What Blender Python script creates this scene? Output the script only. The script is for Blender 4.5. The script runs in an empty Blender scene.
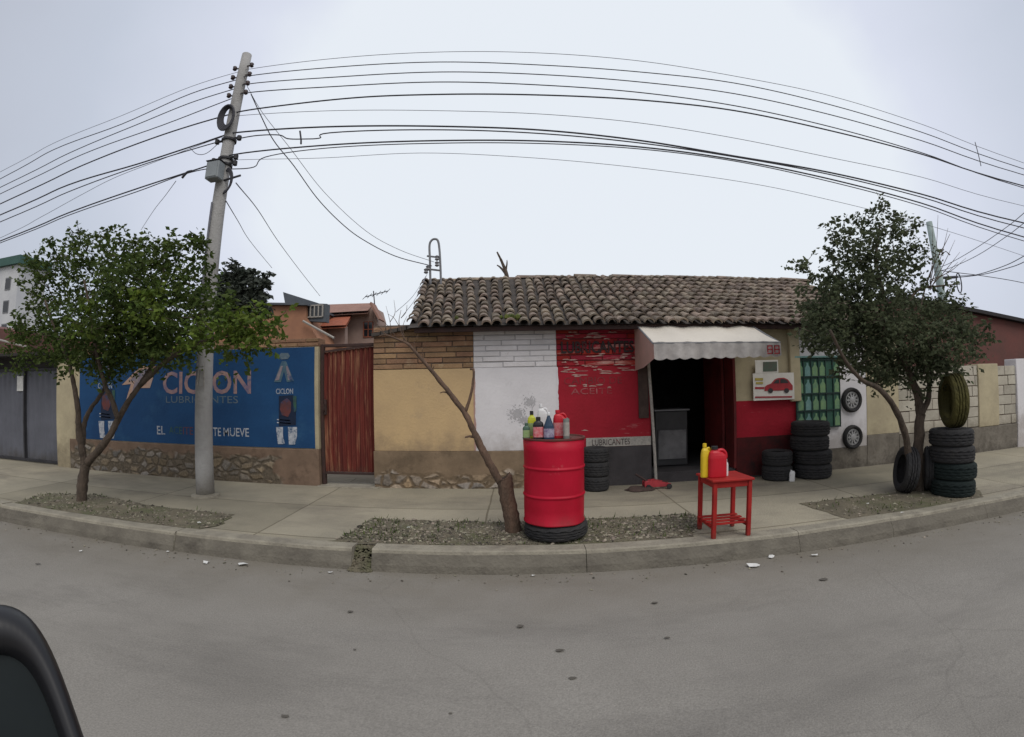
import bpy, bmesh, math, random
from math import radians, sin, cos, tan, pi, hypot, asin, atan2, sqrt, floor
from mathutils import Vector, Matrix, noise as mnoise
random.seed(11)
S = bpy.context.scene
C = S.collection
# ------------------------------------------------------------------ camera (wide fisheye lens of a dash camera)
F, K3 = 470.0, -0.07
W_, H_ = 1024.0, 737.0
CAMZ = 1.5
yaw, pitch, roll = radians(.9), radians(3.0), radians(.97)
MR = Matrix.Rotation(yaw, 3, 'Z') @ Matrix.Rotation(pitch, 3, 'X') @ Matrix.Rotation(roll, 3, 'Y')
CAMP = Vector((0, 0, CAMZ))
cam = bpy.data.cameras.new('camera'); camo = bpy.data.objects.new('camera', cam); C.objects.link(camo)
cr, cf, cu = MR.col[0], MR.col[1], MR.col[2]
m4 = Matrix(((cr[0], cu[0], -cf[0], 0), (cr[1], cu[1], -cf[1], 0), (cr[2], cu[2], -cf[2], CAMZ), (0, 0, 0, 1)))
camo.matrix_world = m4
cam.type = 'PANO'
cam.sensor_width = 36.0; cam.sensor_height = 36.0 * H_ / W_; cam.sensor_fit = 'HORIZONTAL'
tgt = cam if hasattr(cam, 'panorama_type') else cam.cycles
fmm = F * 36.0 / W_
tgt.panorama_type = 'FISHEYE_LENS_POLYNOMIAL'
tgt.fisheye_fov = radians(200)
tgt.fisheye_polynomial_k0 = 0.0
tgt.fisheye_polynomial_k1 = -1.0 / fmm
tgt.fisheye_polynomial_k2 = 0.0
tgt.fisheye_polynomial_k3 = -K3 / fmm ** 3
tgt.fisheye_polynomial_k4 = 0.0
cam.clip_start = 0.05; cam.clip_end = 3000
S.camera = camo

def ray(px, py):
    x, y = px - 512.0, 368.5 - py
    n = hypot(x, y) + 1e-9; r = n / F; th = r + K3 * r ** 3
    return MR @ Vector((sin(th) * x / n, cos(th), sin(th) * y / n))
def at(px, py, Y):                       # the point of a wall-parallel plane that a survey ray meets
    d = ray(px, py); return CAMP + d * (Y / d.y)
def atz(px, py, Z):                      # the point of a level plane that a survey ray meets
    d = ray(px, py); return CAMP + d * ((Z - CAMZ) / d.z)
def rect(x0, y0, x1, y1, Y):
    a, b, c, d = at(x0, y0, Y), at(x1, y0, Y), at(x0, y1, Y), at(x1, y1, Y)
    return (a.x + c.x) / 2, (b.x + d.x) / 2, (c.z + d.z) / 2, (a.z + b.z) / 2     # X0 X1 Z0 Z1

# ------------------------------------------------------------------ materials
MATS = {}
def nd(nt, t, **kw):
    n = nt.nodes.new(t)
    for k, v in kw.items(): setattr(n, k, v)
    return n
def mat(name, c1, c2=None, scale=6.0, rough=.8, bump=.0, bscale=None, c3=None, isl=0.0, metal=0.0, stretch=(1, 1, 1), spec=.4,
        contrast=(.35, .65), c3at=(.55, .7), c3scale=2.0, c3stretch=None, trans=0.0, coat=0.0, grime=None):
    m = bpy.data.materials.new(name); m.use_nodes = True; nt = m.node_tree; N = nt.nodes; L = nt.links
    b = N['Principled BSDF']; b.inputs['Roughness'].default_value = rough; b.inputs['Metallic'].default_value = metal
    b.inputs['Specular IOR Level'].default_value = spec
    if coat: b.inputs['Coat Weight'].default_value = coat
    tc = nd(nt, 'ShaderNodeTexCoord'); mp = nd(nt, 'ShaderNodeMapping'); mp.inputs['Scale'].default_value = stretch
    L.new(tc.outputs['Object'], mp.inputs['Vector'])
    n1 = nd(nt, 'ShaderNodeTexNoise'); n1.inputs['Scale'].default_value = scale; n1.inputs['Detail'].default_value = 6; n1.inputs['Roughness'].default_value = .65
    L.new(mp.outputs[0], n1.inputs['Vector'])
    r1 = nd(nt, 'ShaderNodeMapRange'); r1.inputs['From Min'].default_value = contrast[0]; r1.inputs['From Max'].default_value = contrast[1]
    L.new(n1.outputs['Fac'], r1.inputs['Value'])
    mx = nd(nt, 'ShaderNodeMix', data_type='RGBA')
    mx.inputs['A'].default_value = (*c1, 1); mx.inputs['B'].default_value = (*(c2 or tuple(v * .72 for v in c1)), 1)
    L.new(r1.outputs[0], mx.inputs['Factor']); out = mx.outputs['Result']
    if c3:
        mp3 = nd(nt, 'ShaderNodeMapping'); mp3.inputs['Scale'].default_value = c3stretch or stretch; mp3.inputs['Location'].default_value = (3.7, 1.3, 7.1)
        L.new(tc.outputs['Object'], mp3.inputs['Vector'])
        n3 = nd(nt, 'ShaderNodeTexNoise'); n3.inputs['Scale'].default_value = c3scale; n3.inputs['Detail'].default_value = 8; n3.inputs['Roughness'].default_value = .7
        L.new(mp3.outputs[0], n3.inputs['Vector'])
        r3 = nd(nt, 'ShaderNodeMapRange'); r3.inputs['From Min'].default_value = c3at[0]; r3.inputs['From Max'].default_value = c3at[1]
        L.new(n3.outputs['Fac'], r3.inputs['Value'])
        m3 = nd(nt, 'ShaderNodeMix', data_type='RGBA'); L.new(r3.outputs[0], m3.inputs['Factor']); L.new(out, m3.inputs['A']); m3.inputs['B'].default_value = (*c3, 1)
        out = m3.outputs['Result']
    if grime:                            # dirt splashed up from the ground: (height where it is full, height where it ends, colour)
        z0, z1, gc = grime[:3]; gs = nd(nt, 'ShaderNodeSeparateXYZ'); L.new(tc.outputs['Object'], gs.inputs[0])
        gn = nd(nt, 'ShaderNodeTexNoise'); gn.inputs['Scale'].default_value = 5; gn.inputs['Detail'].default_value = 8; gn.inputs['Roughness'].default_value = .7; L.new(tc.outputs['Object'], gn.inputs['Vector'])
        gm = nd(nt, 'ShaderNodeMapRange'); gm.inputs['From Min'].default_value = z1; gm.inputs['From Max'].default_value = z0; L.new(gs.outputs['Z'], gm.inputs['Value'])
        ga = nd(nt, 'ShaderNodeMath', operation='MULTIPLY_ADD'); ga.inputs[1].default_value = 1.6; ga.inputs[2].default_value = -.8; L.new(gn.outputs['Fac'], ga.inputs[0])
        gb = nd(nt, 'ShaderNodeMath', operation='ADD'); L.new(gm.outputs[0], gb.inputs[0]); L.new(ga.outputs[0], gb.inputs[1])
        gd = nd(nt, 'ShaderNodeMapRange'); gd.inputs['From Min'].default_value = .35; gd.inputs['From Max'].default_value = 1.0; gd.inputs['To Max'].default_value = .8; L.new(gb.outputs[0], gd.inputs['Value'])
        ge = nd(nt, 'ShaderNodeMix', data_type='RGBA'); L.new(gd.outputs[0], ge.inputs['Factor']); L.new(out, ge.inputs['A']); ge.inputs['B'].default_value = (*gc, 1); out = ge.outputs['Result']
    if isl:
        g = nd(nt, 'ShaderNodeNewGeometry'); mr = nd(nt, 'ShaderNodeMapRange'); mr.inputs['To Min'].default_value = 1 - isl; mr.inputs['To Max'].default_value = 1 + isl
        L.new(g.outputs['Random Per Island'], mr.inputs['Value'])
        hs = nd(nt, 'ShaderNodeHueSaturation'); L.new(mr.outputs[0], hs.inputs['Value']); L.new(out, hs.inputs['Color'])
        ad = nd(nt, 'ShaderNodeMath', operation='MULTIPLY_ADD'); ad.inputs[1].default_value = 7.31; ad.inputs[2].default_value = 0
        fr = nd(nt, 'ShaderNodeMath', operation='FRACT'); L.new(g.outputs['Random Per Island'], ad.inputs[0]); L.new(ad.outputs[0], fr.inputs[0])
        mh = nd(nt, 'ShaderNodeMapRange'); mh.inputs['To Min'].default_value = .5 - isl * .05; mh.inputs['To Max'].default_value = .5 + isl * .04
        L.new(fr.outputs[0], mh.inputs['Value']); L.new(mh.outputs[0], hs.inputs['Hue']); out = hs.outputs['Color']
    L.new(out, b.inputs['Base Color'])
    if bump:
        nb = nd(nt, 'ShaderNodeTexNoise'); nb.inputs['Scale'].default_value = bscale or scale * 4; nb.inputs['Detail'].default_value = 8
        L.new(mp.outputs[0], nb.inputs['Vector'])
        bp = nd(nt, 'ShaderNodeBump'); bp.inputs['Strength'].default_value = bump; bp.inputs['Distance'].default_value = .02
        L.new(nb.outputs['Fac'], bp.inputs['Height']); L.new(bp.outputs[0], b.inputs['Normal'])
    if trans:
        tr = nd(nt, 'ShaderNodeBsdfTranslucent'); L.new(out, tr.inputs['Color']); ms = nd(nt, 'ShaderNodeMixShader'); ms.inputs[0].default_value = trans
        L.new(b.outputs[0], ms.inputs[1]); L.new(tr.outputs[0], ms.inputs[2]); L.new(ms.outputs[0], N['Material Output'].inputs['Surface'])
    MATS[name] = m; return m

M = dict(
 road=mat('road_dust', (.225, .212, .19), (.265, .25, .225), .7, .9, .3, 120, c3=(.17, .16, .145), c3at=(.5, .8), c3scale=1.6, c3stretch=(.3, 1, 1), spec=.15),
 ground=mat('bare_ground', (.16, .14, .11), (.11, .1, .08), .6, .95),
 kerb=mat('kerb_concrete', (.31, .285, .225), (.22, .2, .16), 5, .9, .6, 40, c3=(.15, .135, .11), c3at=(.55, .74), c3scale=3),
 kerb_face=mat('kerb_face_dark', (.17, .155, .125), (.12, .108, .088), 4, .95, .6, 40, c3=(.07, .062, .05), c3at=(.52, .74), c3scale=2.6, c3stretch=(1, 1, 2)),  # darker concrete tone for the upright face of the kerb
 dirt=mat('bed_dirt', (.165, .143, .1), (.105, .092, .066), 4, .95, .9, 30, c3=(.095, .1, .05), c3at=(.48, .64), c3scale=2.4),
 pebble=mat('bed_pebble', (.225, .205, .155), (.11, .1, .075), 9, .9, isl=.8),
 beige=mat('beige_plaster', (.56, .40, .21), (.47, .335, .185), 1.5, .85, .25, 30, c3=(.33, .25, .17), c3at=(.6, .8), c3scale=1.4, grime=(.45, .95, (.26, .19, .12))),
 brick_tan=mat('bare_brick', (.31, .185, .105), (.22, .135, .08), 5, .9, .5, 40, isl=.25, c3=(.4, .3, .19), c3at=(.56, .72), c3scale=4),
 brick_white=mat('whitewashed_brick', (.70, .68, .69), (.6, .58, .58), 3, .8, .4, 40, isl=.07, c3=(.36, .29, .26), c3at=(.66, .78), c3scale=7),
 brick_red=mat('red_painted_brick', (.32, .018, .026), (.24, .015, .02), 2, .7, .4, 40, isl=.25, c3=(.45, .27, .24), c3at=(.55, .68), c3scale=2.4, c3stretch=(.4, 1, 4), spec=.2),
 mortar=mat('old_mortar', (.17, .13, .1), (.1, .075, .06), 8, .95, .5),
 white=mat('white_wall_paint', (.70, .685, .70), (.61, .595, .61), 1.2, .8, .2, 25, c3=(.42, .41, .42), c3at=(.63, .78), c3scale=1.7, grime=(.4, 1.0, (.36, .33, .31))),
 red=mat('red_wall_paint', (.34, .013, .028), (.25, .011, .02), 1.4, .7, .25, 25, c3=(.44, .2, .19), c3at=(.64, .74), c3scale=2.6, c3stretch=(.35, 1, 2.6), spec=.2, grime=(.2, .75, (.14, .014, .018))),
 streak=mat('bare_streak', (.46, .33, .29), (.32, .16, .14), 14, .85),
 smudge=mat('grey_spray', (.36, .355, .365), (.46, .45, .46), 4, .85),
 plinth=mat('brown_plinth', (.24, .175, .115), (.165, .12, .08), 2.5, .95, .7, 25, c3=(.1, .08, .055), c3at=(.52, .7), c3scale=3.5),
 plinth_grey=mat('grey_plinth', (.2, .18, .15), (.12, .105, .085), 2.5, .95, .5, 25, c3=(.06, .052, .042), c3at=(.5, .7), c3scale=2.2, grime=(-.1, .3, (.05, .043, .034))),
 plinth_dark=mat('dark_plinth', (.06, .055, .058), (.035, .032, .034), 3, .9, .4, 25),
 stone=mat('rubble_stone', (.3, .225, .155), (.19, .14, .1), 7, .9, .6, 30, isl=.35),
 stone_dull=mat('rubble_stone_dull', (.2, .155, .11), (.12, .095, .07), 7, .9, .6, 30, isl=.35),
 tile=mat('clay_tile', (.235, .185, .14), (.135, .108, .085), 7, .92, .6, 50, isl=.33, c3=(.38, .325, .255), c3at=(.53, .74), c3scale=6),
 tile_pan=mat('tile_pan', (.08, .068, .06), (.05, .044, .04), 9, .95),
 moss=mat('moss', (.12, .14, .03), (.06, .08, .02), 20, .95, .8, isl=.3),
 awning=mat('awning_canvas', (.78, .73, .64), (.7, .65, .57), 1.6, .8, .15, 12, trans=.2, c3=(.5, .44, .37), c3at=(.64, .8), c3scale=3),
 valance=mat('valance_canvas', (.50, .48, .46), (.36, .34, .33), 7, .85, .3, 20, trans=.15, c3=(.25, .2, .18), c3at=(.62, .76), c3scale=9),
 flap=mat('pink_flap', (.5, .3, .26), (.42, .28, .24), 3, .8, .2, trans=.2),
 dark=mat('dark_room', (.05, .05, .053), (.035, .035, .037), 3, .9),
 dark_red=mat('dim_red_paint', (.15, .014, .014), (.08, .01, .01), 3, .7),
 dado=mat('dark_red_foot', (.10, .013, .014), (.045, .012, .012), 2.5, .8, .3, 20, c3=(.02, .012, .012), c3at=(.45, .65), c3scale=2, spec=.2),  # darker red for the strip along the wall foot
 steel=mat('grey_steel', (.22, .225, .24), (.16, .165, .175), 3, .5, .1, c3=(.1, .1, .11), c3at=(.6, .75)),
 gate=mat('gate_paint', (.115, .12, .145), (.085, .09, .108), 2, .55, .15, 12, c3=(.06, .055, .06), c3at=(.6, .78), grime=(.0, .4, (.06, .055, .05))),
 gate_frame=mat('gate_frame_paint', (.035, .035, .04), (.02, .02, .024), 4, .6),
 canopy=mat('canopy_sheet', (.03, .026, .024), (.018, .016, .016), 3, .8),
 cream=mat('cream_plaster', (.47, .41, .27), (.36, .31, .21), 2, .85, .3, 20, c3=(.24, .2, .14), c3at=(.6, .78), grime=(.1, .9, (.2, .165, .11))),
 blue=mat('mural_blue', (.016, .07, .18), (.012, .05, .135), 1.2, .7, .15, 20, c3=(.03, .1, .2), c3at=(.56, .76), c3scale=1.6, spec=.2),
 m_white=mat('mural_white', (.5, .52, .55), (.32, .35, .4), 14, .7, c3=(.02, .07, .15), c3at=(.5, .66), c3scale=16),
 m_faded=mat('mural_faded', (.4, .25, .2), (.2, .14, .2), 6, .7, c3=(.02, .08, .19), c3at=(.54, .72), c3scale=7),
 m_orange=mat('mural_orange', (.46, .28, .18), (.42, .3, .26), 5, .7, c3=(.02, .08, .19), c3at=(.58, .74), c3scale=7),
 m_pink=mat('mural_pink', (.3, .25, .25), (.18, .15, .2), 8, .7, c3=(.015, .06, .15), c3at=(.5, .66), c3scale=7),
 m_navy=mat('mural_navy', (.006, .018, .05), None, 4, .7),
 m_cyan=mat('mural_cyan', (.09, .16, .2), (.05, .1, .14), 8, .7, c3=(.015, .06, .15), c3at=(.5, .66), c3scale=7),
 m_green=mat('mural_green', (.035, .11, .07), (.03, .06, .06), 8, .7, c3=(.012, .055, .14), c3at=(.5, .66), c3scale=7),
 m_redw=mat('mural_red', (.15, .04, .035), (.08, .035, .04), 8, .7, c3=(.012, .055, .14), c3at=(.5, .66), c3scale=7),
 m_grey=mat('mural_grey', (.13, .17, .2), (.07, .12, .16), 10, .7, c3=(.016, .07, .17), c3at=(.55, .7), c3scale=7),
 black_ink=mat('worn_black_letters', (.022, .012, .012), (.06, .014, .016), 14, .7, contrast=(.5, .75), c3=(.3, .02, .028), c3at=(.6, .74), c3scale=3.5),
 red_ink=mat('worn_dark_red_letters', (.12, .018, .02), (.24, .025, .03), 12, .7, c3=(.24, .014, .02), c3at=(.48, .6), c3scale=6),
 pale_ink=mat('worn_pale_letters', (.36, .13, .13), (.25, .03, .035), 12, .7, c3=(.25, .012, .02), c3at=(.48, .6), c3scale=6),
 paper=mat('poster_paper', (.72, .7, .65), (.6, .58, .54), 5, .6),
 poster_red=mat('poster_red', (.42, .04, .05), (.28, .03, .04), 10, .5),
 poster_green=mat('poster_green', (.06, .13, .09), (.12, .09, .08), 7, .6),
 poster_yellow=mat('poster_yellow', (.48, .36, .06), (.35, .3, .1), 9, .6),
 banner=mat('banner_green', (.035, .12, .075), (.022, .075, .06), 5, .55),
 banner_bar=mat('banner_bar', (.012, .04, .035), (.01, .025, .025), 5, .6),
 b_lime=mat('print_lime', (.2, .33, .15), (.12, .24, .15), 12, .6),
 b_mint=mat('print_mint', (.2, .34, .32), (.11, .24, .23), 12, .6),
 rustdoor=mat('rusted_red_sheet', (.17, .036, .026), (.1, .024, .02), 3, .8, .25, 30, stretch=(5, 1, .5), c3=(.3, .15, .085), c3at=(.52, .68), c3scale=2.6, c3stretch=(9, 1, .5), spec=.2, grime=(.0, .5, (.075, .042, .03))),
 iron=mat('dark_iron', (.035, .022, .02), (.06, .03, .025), 9, .75),
 block=mat('pale_block', (.45, .42, .35), (.34, .31, .255), 3, .9, .4, 35, isl=.14, c3=(.2, .18, .15), c3at=(.62, .76), c3scale=3, grime=(.4, .8, (.2, .175, .135))),
 shed=mat('shed_red_brown', (.16, .06, .05), (.11, .055, .046), 1.2, .85, .3, 12),
 shed_roof=mat('shed_roof_dark', (.03, .028, .03), None, 4, .8),
 concrete=mat('pole_concrete', (.39, .385, .375), (.3, .295, .285), 3, .9, .5, 45, c3=(.2, .195, .185), c3at=(.58, .75), c3scale=2.4, c3stretch=(2, 2, .5), grime=(.0, .5, (.22, .205, .175))),
 pole2=mat('pale_pole', (.33, .4, .38), (.24, .3, .29), 3, .85),
 cable=mat('black_cable', (.04, .04, .05), (.05, .05, .06), 5, .7),
 cable_thin=mat('weathered_cable', (.16, .165, .19), (.13, .13, .16), 5, .7),
 box=mat('meter_box_paint', (.27, .30, .31), (.2, .22, .235), 5, .6),
 ceramic=mat('brown_insulator', (.05, .03, .03), None, 5, .4),
 bark=mat('bark', (.12, .09, .068), (.06, .047, .036), 14, .95, .9, 60, stretch=(1, 1, .4)),
 bark_dry=mat('dry_bark', (.15, .095, .066), (.085, .058, .042), 12, .95, .9, 60, stretch=(1, 1, .4)),
 leaf=mat('leaf_green', (.10, .14, .034), (.042, .068, .02), 4.5, .65, isl=.3, trans=.38, spec=.15),
 leaf_bright=mat('leaf_bright', (.14, .2, .03), (.07, .11, .022), 4.5, .6, isl=.3, trans=.4, spec=.2),
 leaf_dark=mat('leaf_dark', (.125, .148, .08), (.055, .068, .04), 4.5, .7, isl=.3, trans=.42, spec=.15),
 leaf_far=mat('leaf_far', (.06, .072, .055), (.035, .045, .034), 3, .65, isl=.3, trans=.25),
 drum=mat('drum_red', (.45, .004, .026), (.37, .004, .02), 2.2, .5, .1, 12, c3=(.5, .1, .11), c3at=(.64, .74), c3scale=5, spec=.25, grime=(-.1, .16, (.14, .02, .018))),
 drum_top=mat('drum_lid', (.15, .02, .02), (.09, .04, .03), 9, .65, c3=(.1, .05, .03), c3at=(.5, .62), c3scale=9),
 rubber=mat('tyre_rubber', (.03, .03, .032), (.04, .039, .039), 6, .85, .4, 60, spec=.2, c3=(.065, .06, .052), c3at=(.58, .75), c3scale=5),
 rubber_dusty=mat('tyre_rubber_dusty', (.05, .047, .02), (.085, .077, .026), 5, .9, .5, 50, spec=.15),
 rubber_green=mat('tyre_rubber_greenish', (.012, .019, .019), (.018, .026, .024), 5, .85, .4, 60, spec=.2),
 rim=mat('rim_silver', (.42, .42, .42), (.3, .3, .3), 9, .45, metal=.3),
 tablered=mat('table_red_paint', (.36, .022, .018), (.25, .017, .015), 5, .65, .2, 20, spec=.2, c3=(.14, .05, .035), c3at=(.62, .72), c3scale=9, grime=(-.05, .15, (.12, .05, .035))),
 p_yellow=mat('plastic_yellow', (.72, .5, .02), (.6, .42, .02), 5, .35),
 p_lime=mat('plastic_lime', (.5, .52, .03), (.4, .42, .03), 5, .35),
 p_red=mat('plastic_red', (.5, .006, .02), (.42, .006, .016), 5, .4),
 p_black=mat('plastic_black', (.015, .015, .017), None, 5, .35),
 p_white=mat('plastic_white', (.7, .7, .7), (.6, .6, .6), 5, .4),
 p_blue=mat('plastic_dark_blue', (.02, .05, .09), (.014, .035, .07), 5, .35),
 p_grey=mat('tin_grey', (.2, .22, .2), (.14, .15, .14), 9, .5),
 p_green=mat('plastic_green', (.07, .13, .09), (.05, .1, .07), 9, .35),
 l_red=mat('label_red', (.55, .06, .08), (.6, .3, .3), 30, .5),
 l_purple=mat('label_purple', (.4, .4, .48), (.15, .1, .2), 25, .5),
 l_green=mat('label_green', (.22, .34, .12), (.3, .35, .2), 25, .5),
 l_pale=mat('label_pale', (.4, .37, .33), (.25, .24, .22), 30, .6),
 house=mat('house_brick', (.38, .19, .11), (.29, .145, .09), 1.4, .9, .2, 20),
 house_pale=mat('house_plaster', (.36, .26, .22), (.28, .2, .17), 1.5, .9),
 house_roof=mat('house_roof', (.34, .1, .05), (.25, .08, .045), 3, .85, .5, 14),
 house_roof2=mat('house_roof_pale', (.3, .17, .13), (.24, .13, .1), 3, .85),
 slate=mat('slate', (.10, .115, .13), (.075, .085, .1), 3, .7),
 pane=mat('window_glass', (.02, .023, .028), None, 4, .12, spec=.6),
 apt=mat('apartment_white', (.58, .59, .6), (.5, .51, .53), .4, .8),
 apt_green=mat('apartment_green_roof', (.05, .12, .1), (.04, .09, .08), .5, .7),
 litter=mat('white_litter', (.72, .72, .7), (.5, .5, .48), 12, .7),
 leaf_litter=mat('dry_leaf', (.11, .1, .085), (.07, .063, .052), 12, .9),
 car_black=mat('car_black_plastic', (.011, .011, .013), None, 5, .38, spec=.5),
 mirror_glass=mat('mirror_glass', (.012, .017, .018), (.008, .011, .012), 3, .3, spec=.15),  # reflection of the dark car interior is put into the base colour
 rag=mat('brown_rag', (.075, .05, .042), (.045, .03, .026), 9, .95),
 counter=mat('counter_grey', (.2, .2, .205), (.12, .12, .125), 4, .6, c3=(.07, .07, .07), c3at=(.5, .65), c3scale=5),
 counter_dark=mat('counter_dark', (.04, .04, .043), None, 4, .5),
)
# pavement: worn cement slabs, joints and stains
def pavement_mat():
    m = mat('pavement_cement', (.375, .34, .26), (.28, .257, .2), .9, .92, .5, 45, c3=(.19, .17, .14), c3at=(.5, .72), c3scale=.8, c3stretch=(.5, 1.2, 1), spec=.2)
    nt = m.node_tree; L = nt.links; b = nt.nodes['Principled BSDF']; src = b.inputs['Base Color'].links[0].from_socket
    tc = nd(nt, 'ShaderNodeTexCoord')
    br = nd(nt, 'ShaderNodeTexBrick'); br.offset = 0.0
    br.inputs['Color1'].default_value = (1, 1, 1, 1); br.inputs['Color2'].default_value = (.72, .72, .7, 1); br.inputs['Mortar'].default_value = (.42, .4, .36, 1)
    br.inputs['Scale'].default_value = 1; br.inputs['Mortar Size'].default_value = .012; br.inputs['Mortar Smooth'].default_value = .3
    br.inputs['Brick Width'].default_value = 2.1; br.inputs['Row Height'].default_value = 1.14
    mp = nd(nt, 'ShaderNodeMapping'); mp.inputs['Location'].default_value = (.35, -3.97 + 1.14, 0)
    nz = nd(nt, 'ShaderNodeTexNoise'); nz.inputs['Scale'].default_value = 3; mixv = nd(nt, 'ShaderNodeMix', data_type='RGBA'); mixv.inputs['Factor'].default_value = .03
    L.new(tc.outputs['Object'], mixv.inputs['A']); L.new(tc.outputs['Object'], nz.inputs['Vector']); L.new(nz.outputs['Color'], mixv.inputs['B'])
    L.new(mixv.outputs['Result'], mp.inputs['Vector']); L.new(mp.outputs[0], br.inputs['Vector'])
    mu = nd(nt, 'ShaderNodeMix', data_type='RGBA', blend_type='MULTIPLY'); mu.inputs['Factor'].default_value = .8
    L.new(src, mu.inputs['A']); L.new(br.outputs['Color'], mu.inputs['B']); L.new(mu.outputs['Result'], b.inputs['Base Color'])
    return m
M['pave'] = pavement_mat()
def road_detail(m):                      # exposed aggregate, hairline cracks, dust that gathers towards the gutter
    nt = m.node_tree; L = nt.links; b = nt.nodes['Principled BSDF']; src = b.inputs['Base Color'].links[0].from_socket; tc = nd(nt, 'ShaderNodeTexCoord')
    n1 = nd(nt, 'ShaderNodeTexNoise'); n1.inputs['Scale'].default_value = 95; n1.inputs['Detail'].default_value = 3; L.new(tc.outputs['Object'], n1.inputs['Vector'])
    r1 = nd(nt, 'ShaderNodeMapRange'); r1.inputs['From Min'].default_value = .3; r1.inputs['From Max'].default_value = .7; r1.inputs['To Min'].default_value = .84; r1.inputs['To Max'].default_value = 1.12; L.new(n1.outputs['Fac'], r1.inputs['Value'])
    nz = nd(nt, 'ShaderNodeTexNoise'); nz.inputs['Scale'].default_value = 1.1; nz.inputs['Detail'].default_value = 6; L.new(tc.outputs['Object'], nz.inputs['Vector'])
    mv = nd(nt, 'ShaderNodeMix', data_type='RGBA'); mv.inputs['Factor'].default_value = .35; L.new(tc.outputs['Object'], mv.inputs['A']); L.new(nz.outputs['Color'], mv.inputs['B'])
    vo = nd(nt, 'ShaderNodeTexVoronoi', feature='DISTANCE_TO_EDGE'); vo.inputs['Scale'].default_value = .55; L.new(mv.outputs['Result'], vo.inputs['Vector'])
    rc = nd(nt, 'ShaderNodeMapRange'); rc.inputs['From Min'].default_value = .0; rc.inputs['From Max'].default_value = .004; rc.inputs['To Min'].default_value = .9; rc.inputs['To Max'].default_value = 1; L.new(vo.outputs['Distance'], rc.inputs['Value'])
    ml = nd(nt, 'ShaderNodeMath', operation='MULTIPLY'); L.new(r1.outputs[0], ml.inputs[0]); L.new(rc.outputs[0], ml.inputs[1])
    cb = nd(nt, 'ShaderNodeCombineColor')
    for k in range(3): L.new(ml.outputs[0], cb.inputs[k])
    mu = nd(nt, 'ShaderNodeMix', data_type='RGBA', blend_type='MULTIPLY'); mu.inputs['Factor'].default_value = 1; L.new(src, mu.inputs['A']); L.new(cb.outputs[0], mu.inputs['B'])
    sx = nd(nt, 'ShaderNodeSeparateXYZ'); L.new(tc.outputs['Object'], sx.inputs[0]); gy = nd(nt, 'ShaderNodeMapRange'); gy.inputs['From Min'].default_value = 2.7; gy.inputs['From Max'].default_value = 3.75; L.new(sx.outputs['Y'], gy.inputs['Value'])
    nn = nd(nt, 'ShaderNodeTexNoise'); nn.inputs['Scale'].default_value = 2.6; nn.inputs['Detail'].default_value = 7; L.new(tc.outputs['Object'], nn.inputs['Vector'])
    gm = nd(nt, 'ShaderNodeMath', operation='MULTIPLY'); L.new(gy.outputs[0], gm.inputs[0]); L.new(nn.outputs['Fac'], gm.inputs[1])
    mg = nd(nt, 'ShaderNodeMix', data_type='RGBA'); L.new(gm.outputs[0], mg.inputs['Factor']); L.new(mu.outputs['Result'], mg.inputs['A']); mg.inputs['B'].default_value = (.17, .15, .115, 1); L.new(mg.outputs['Result'], b.inputs['Base Color'])
road_detail(M['road'])

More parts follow.
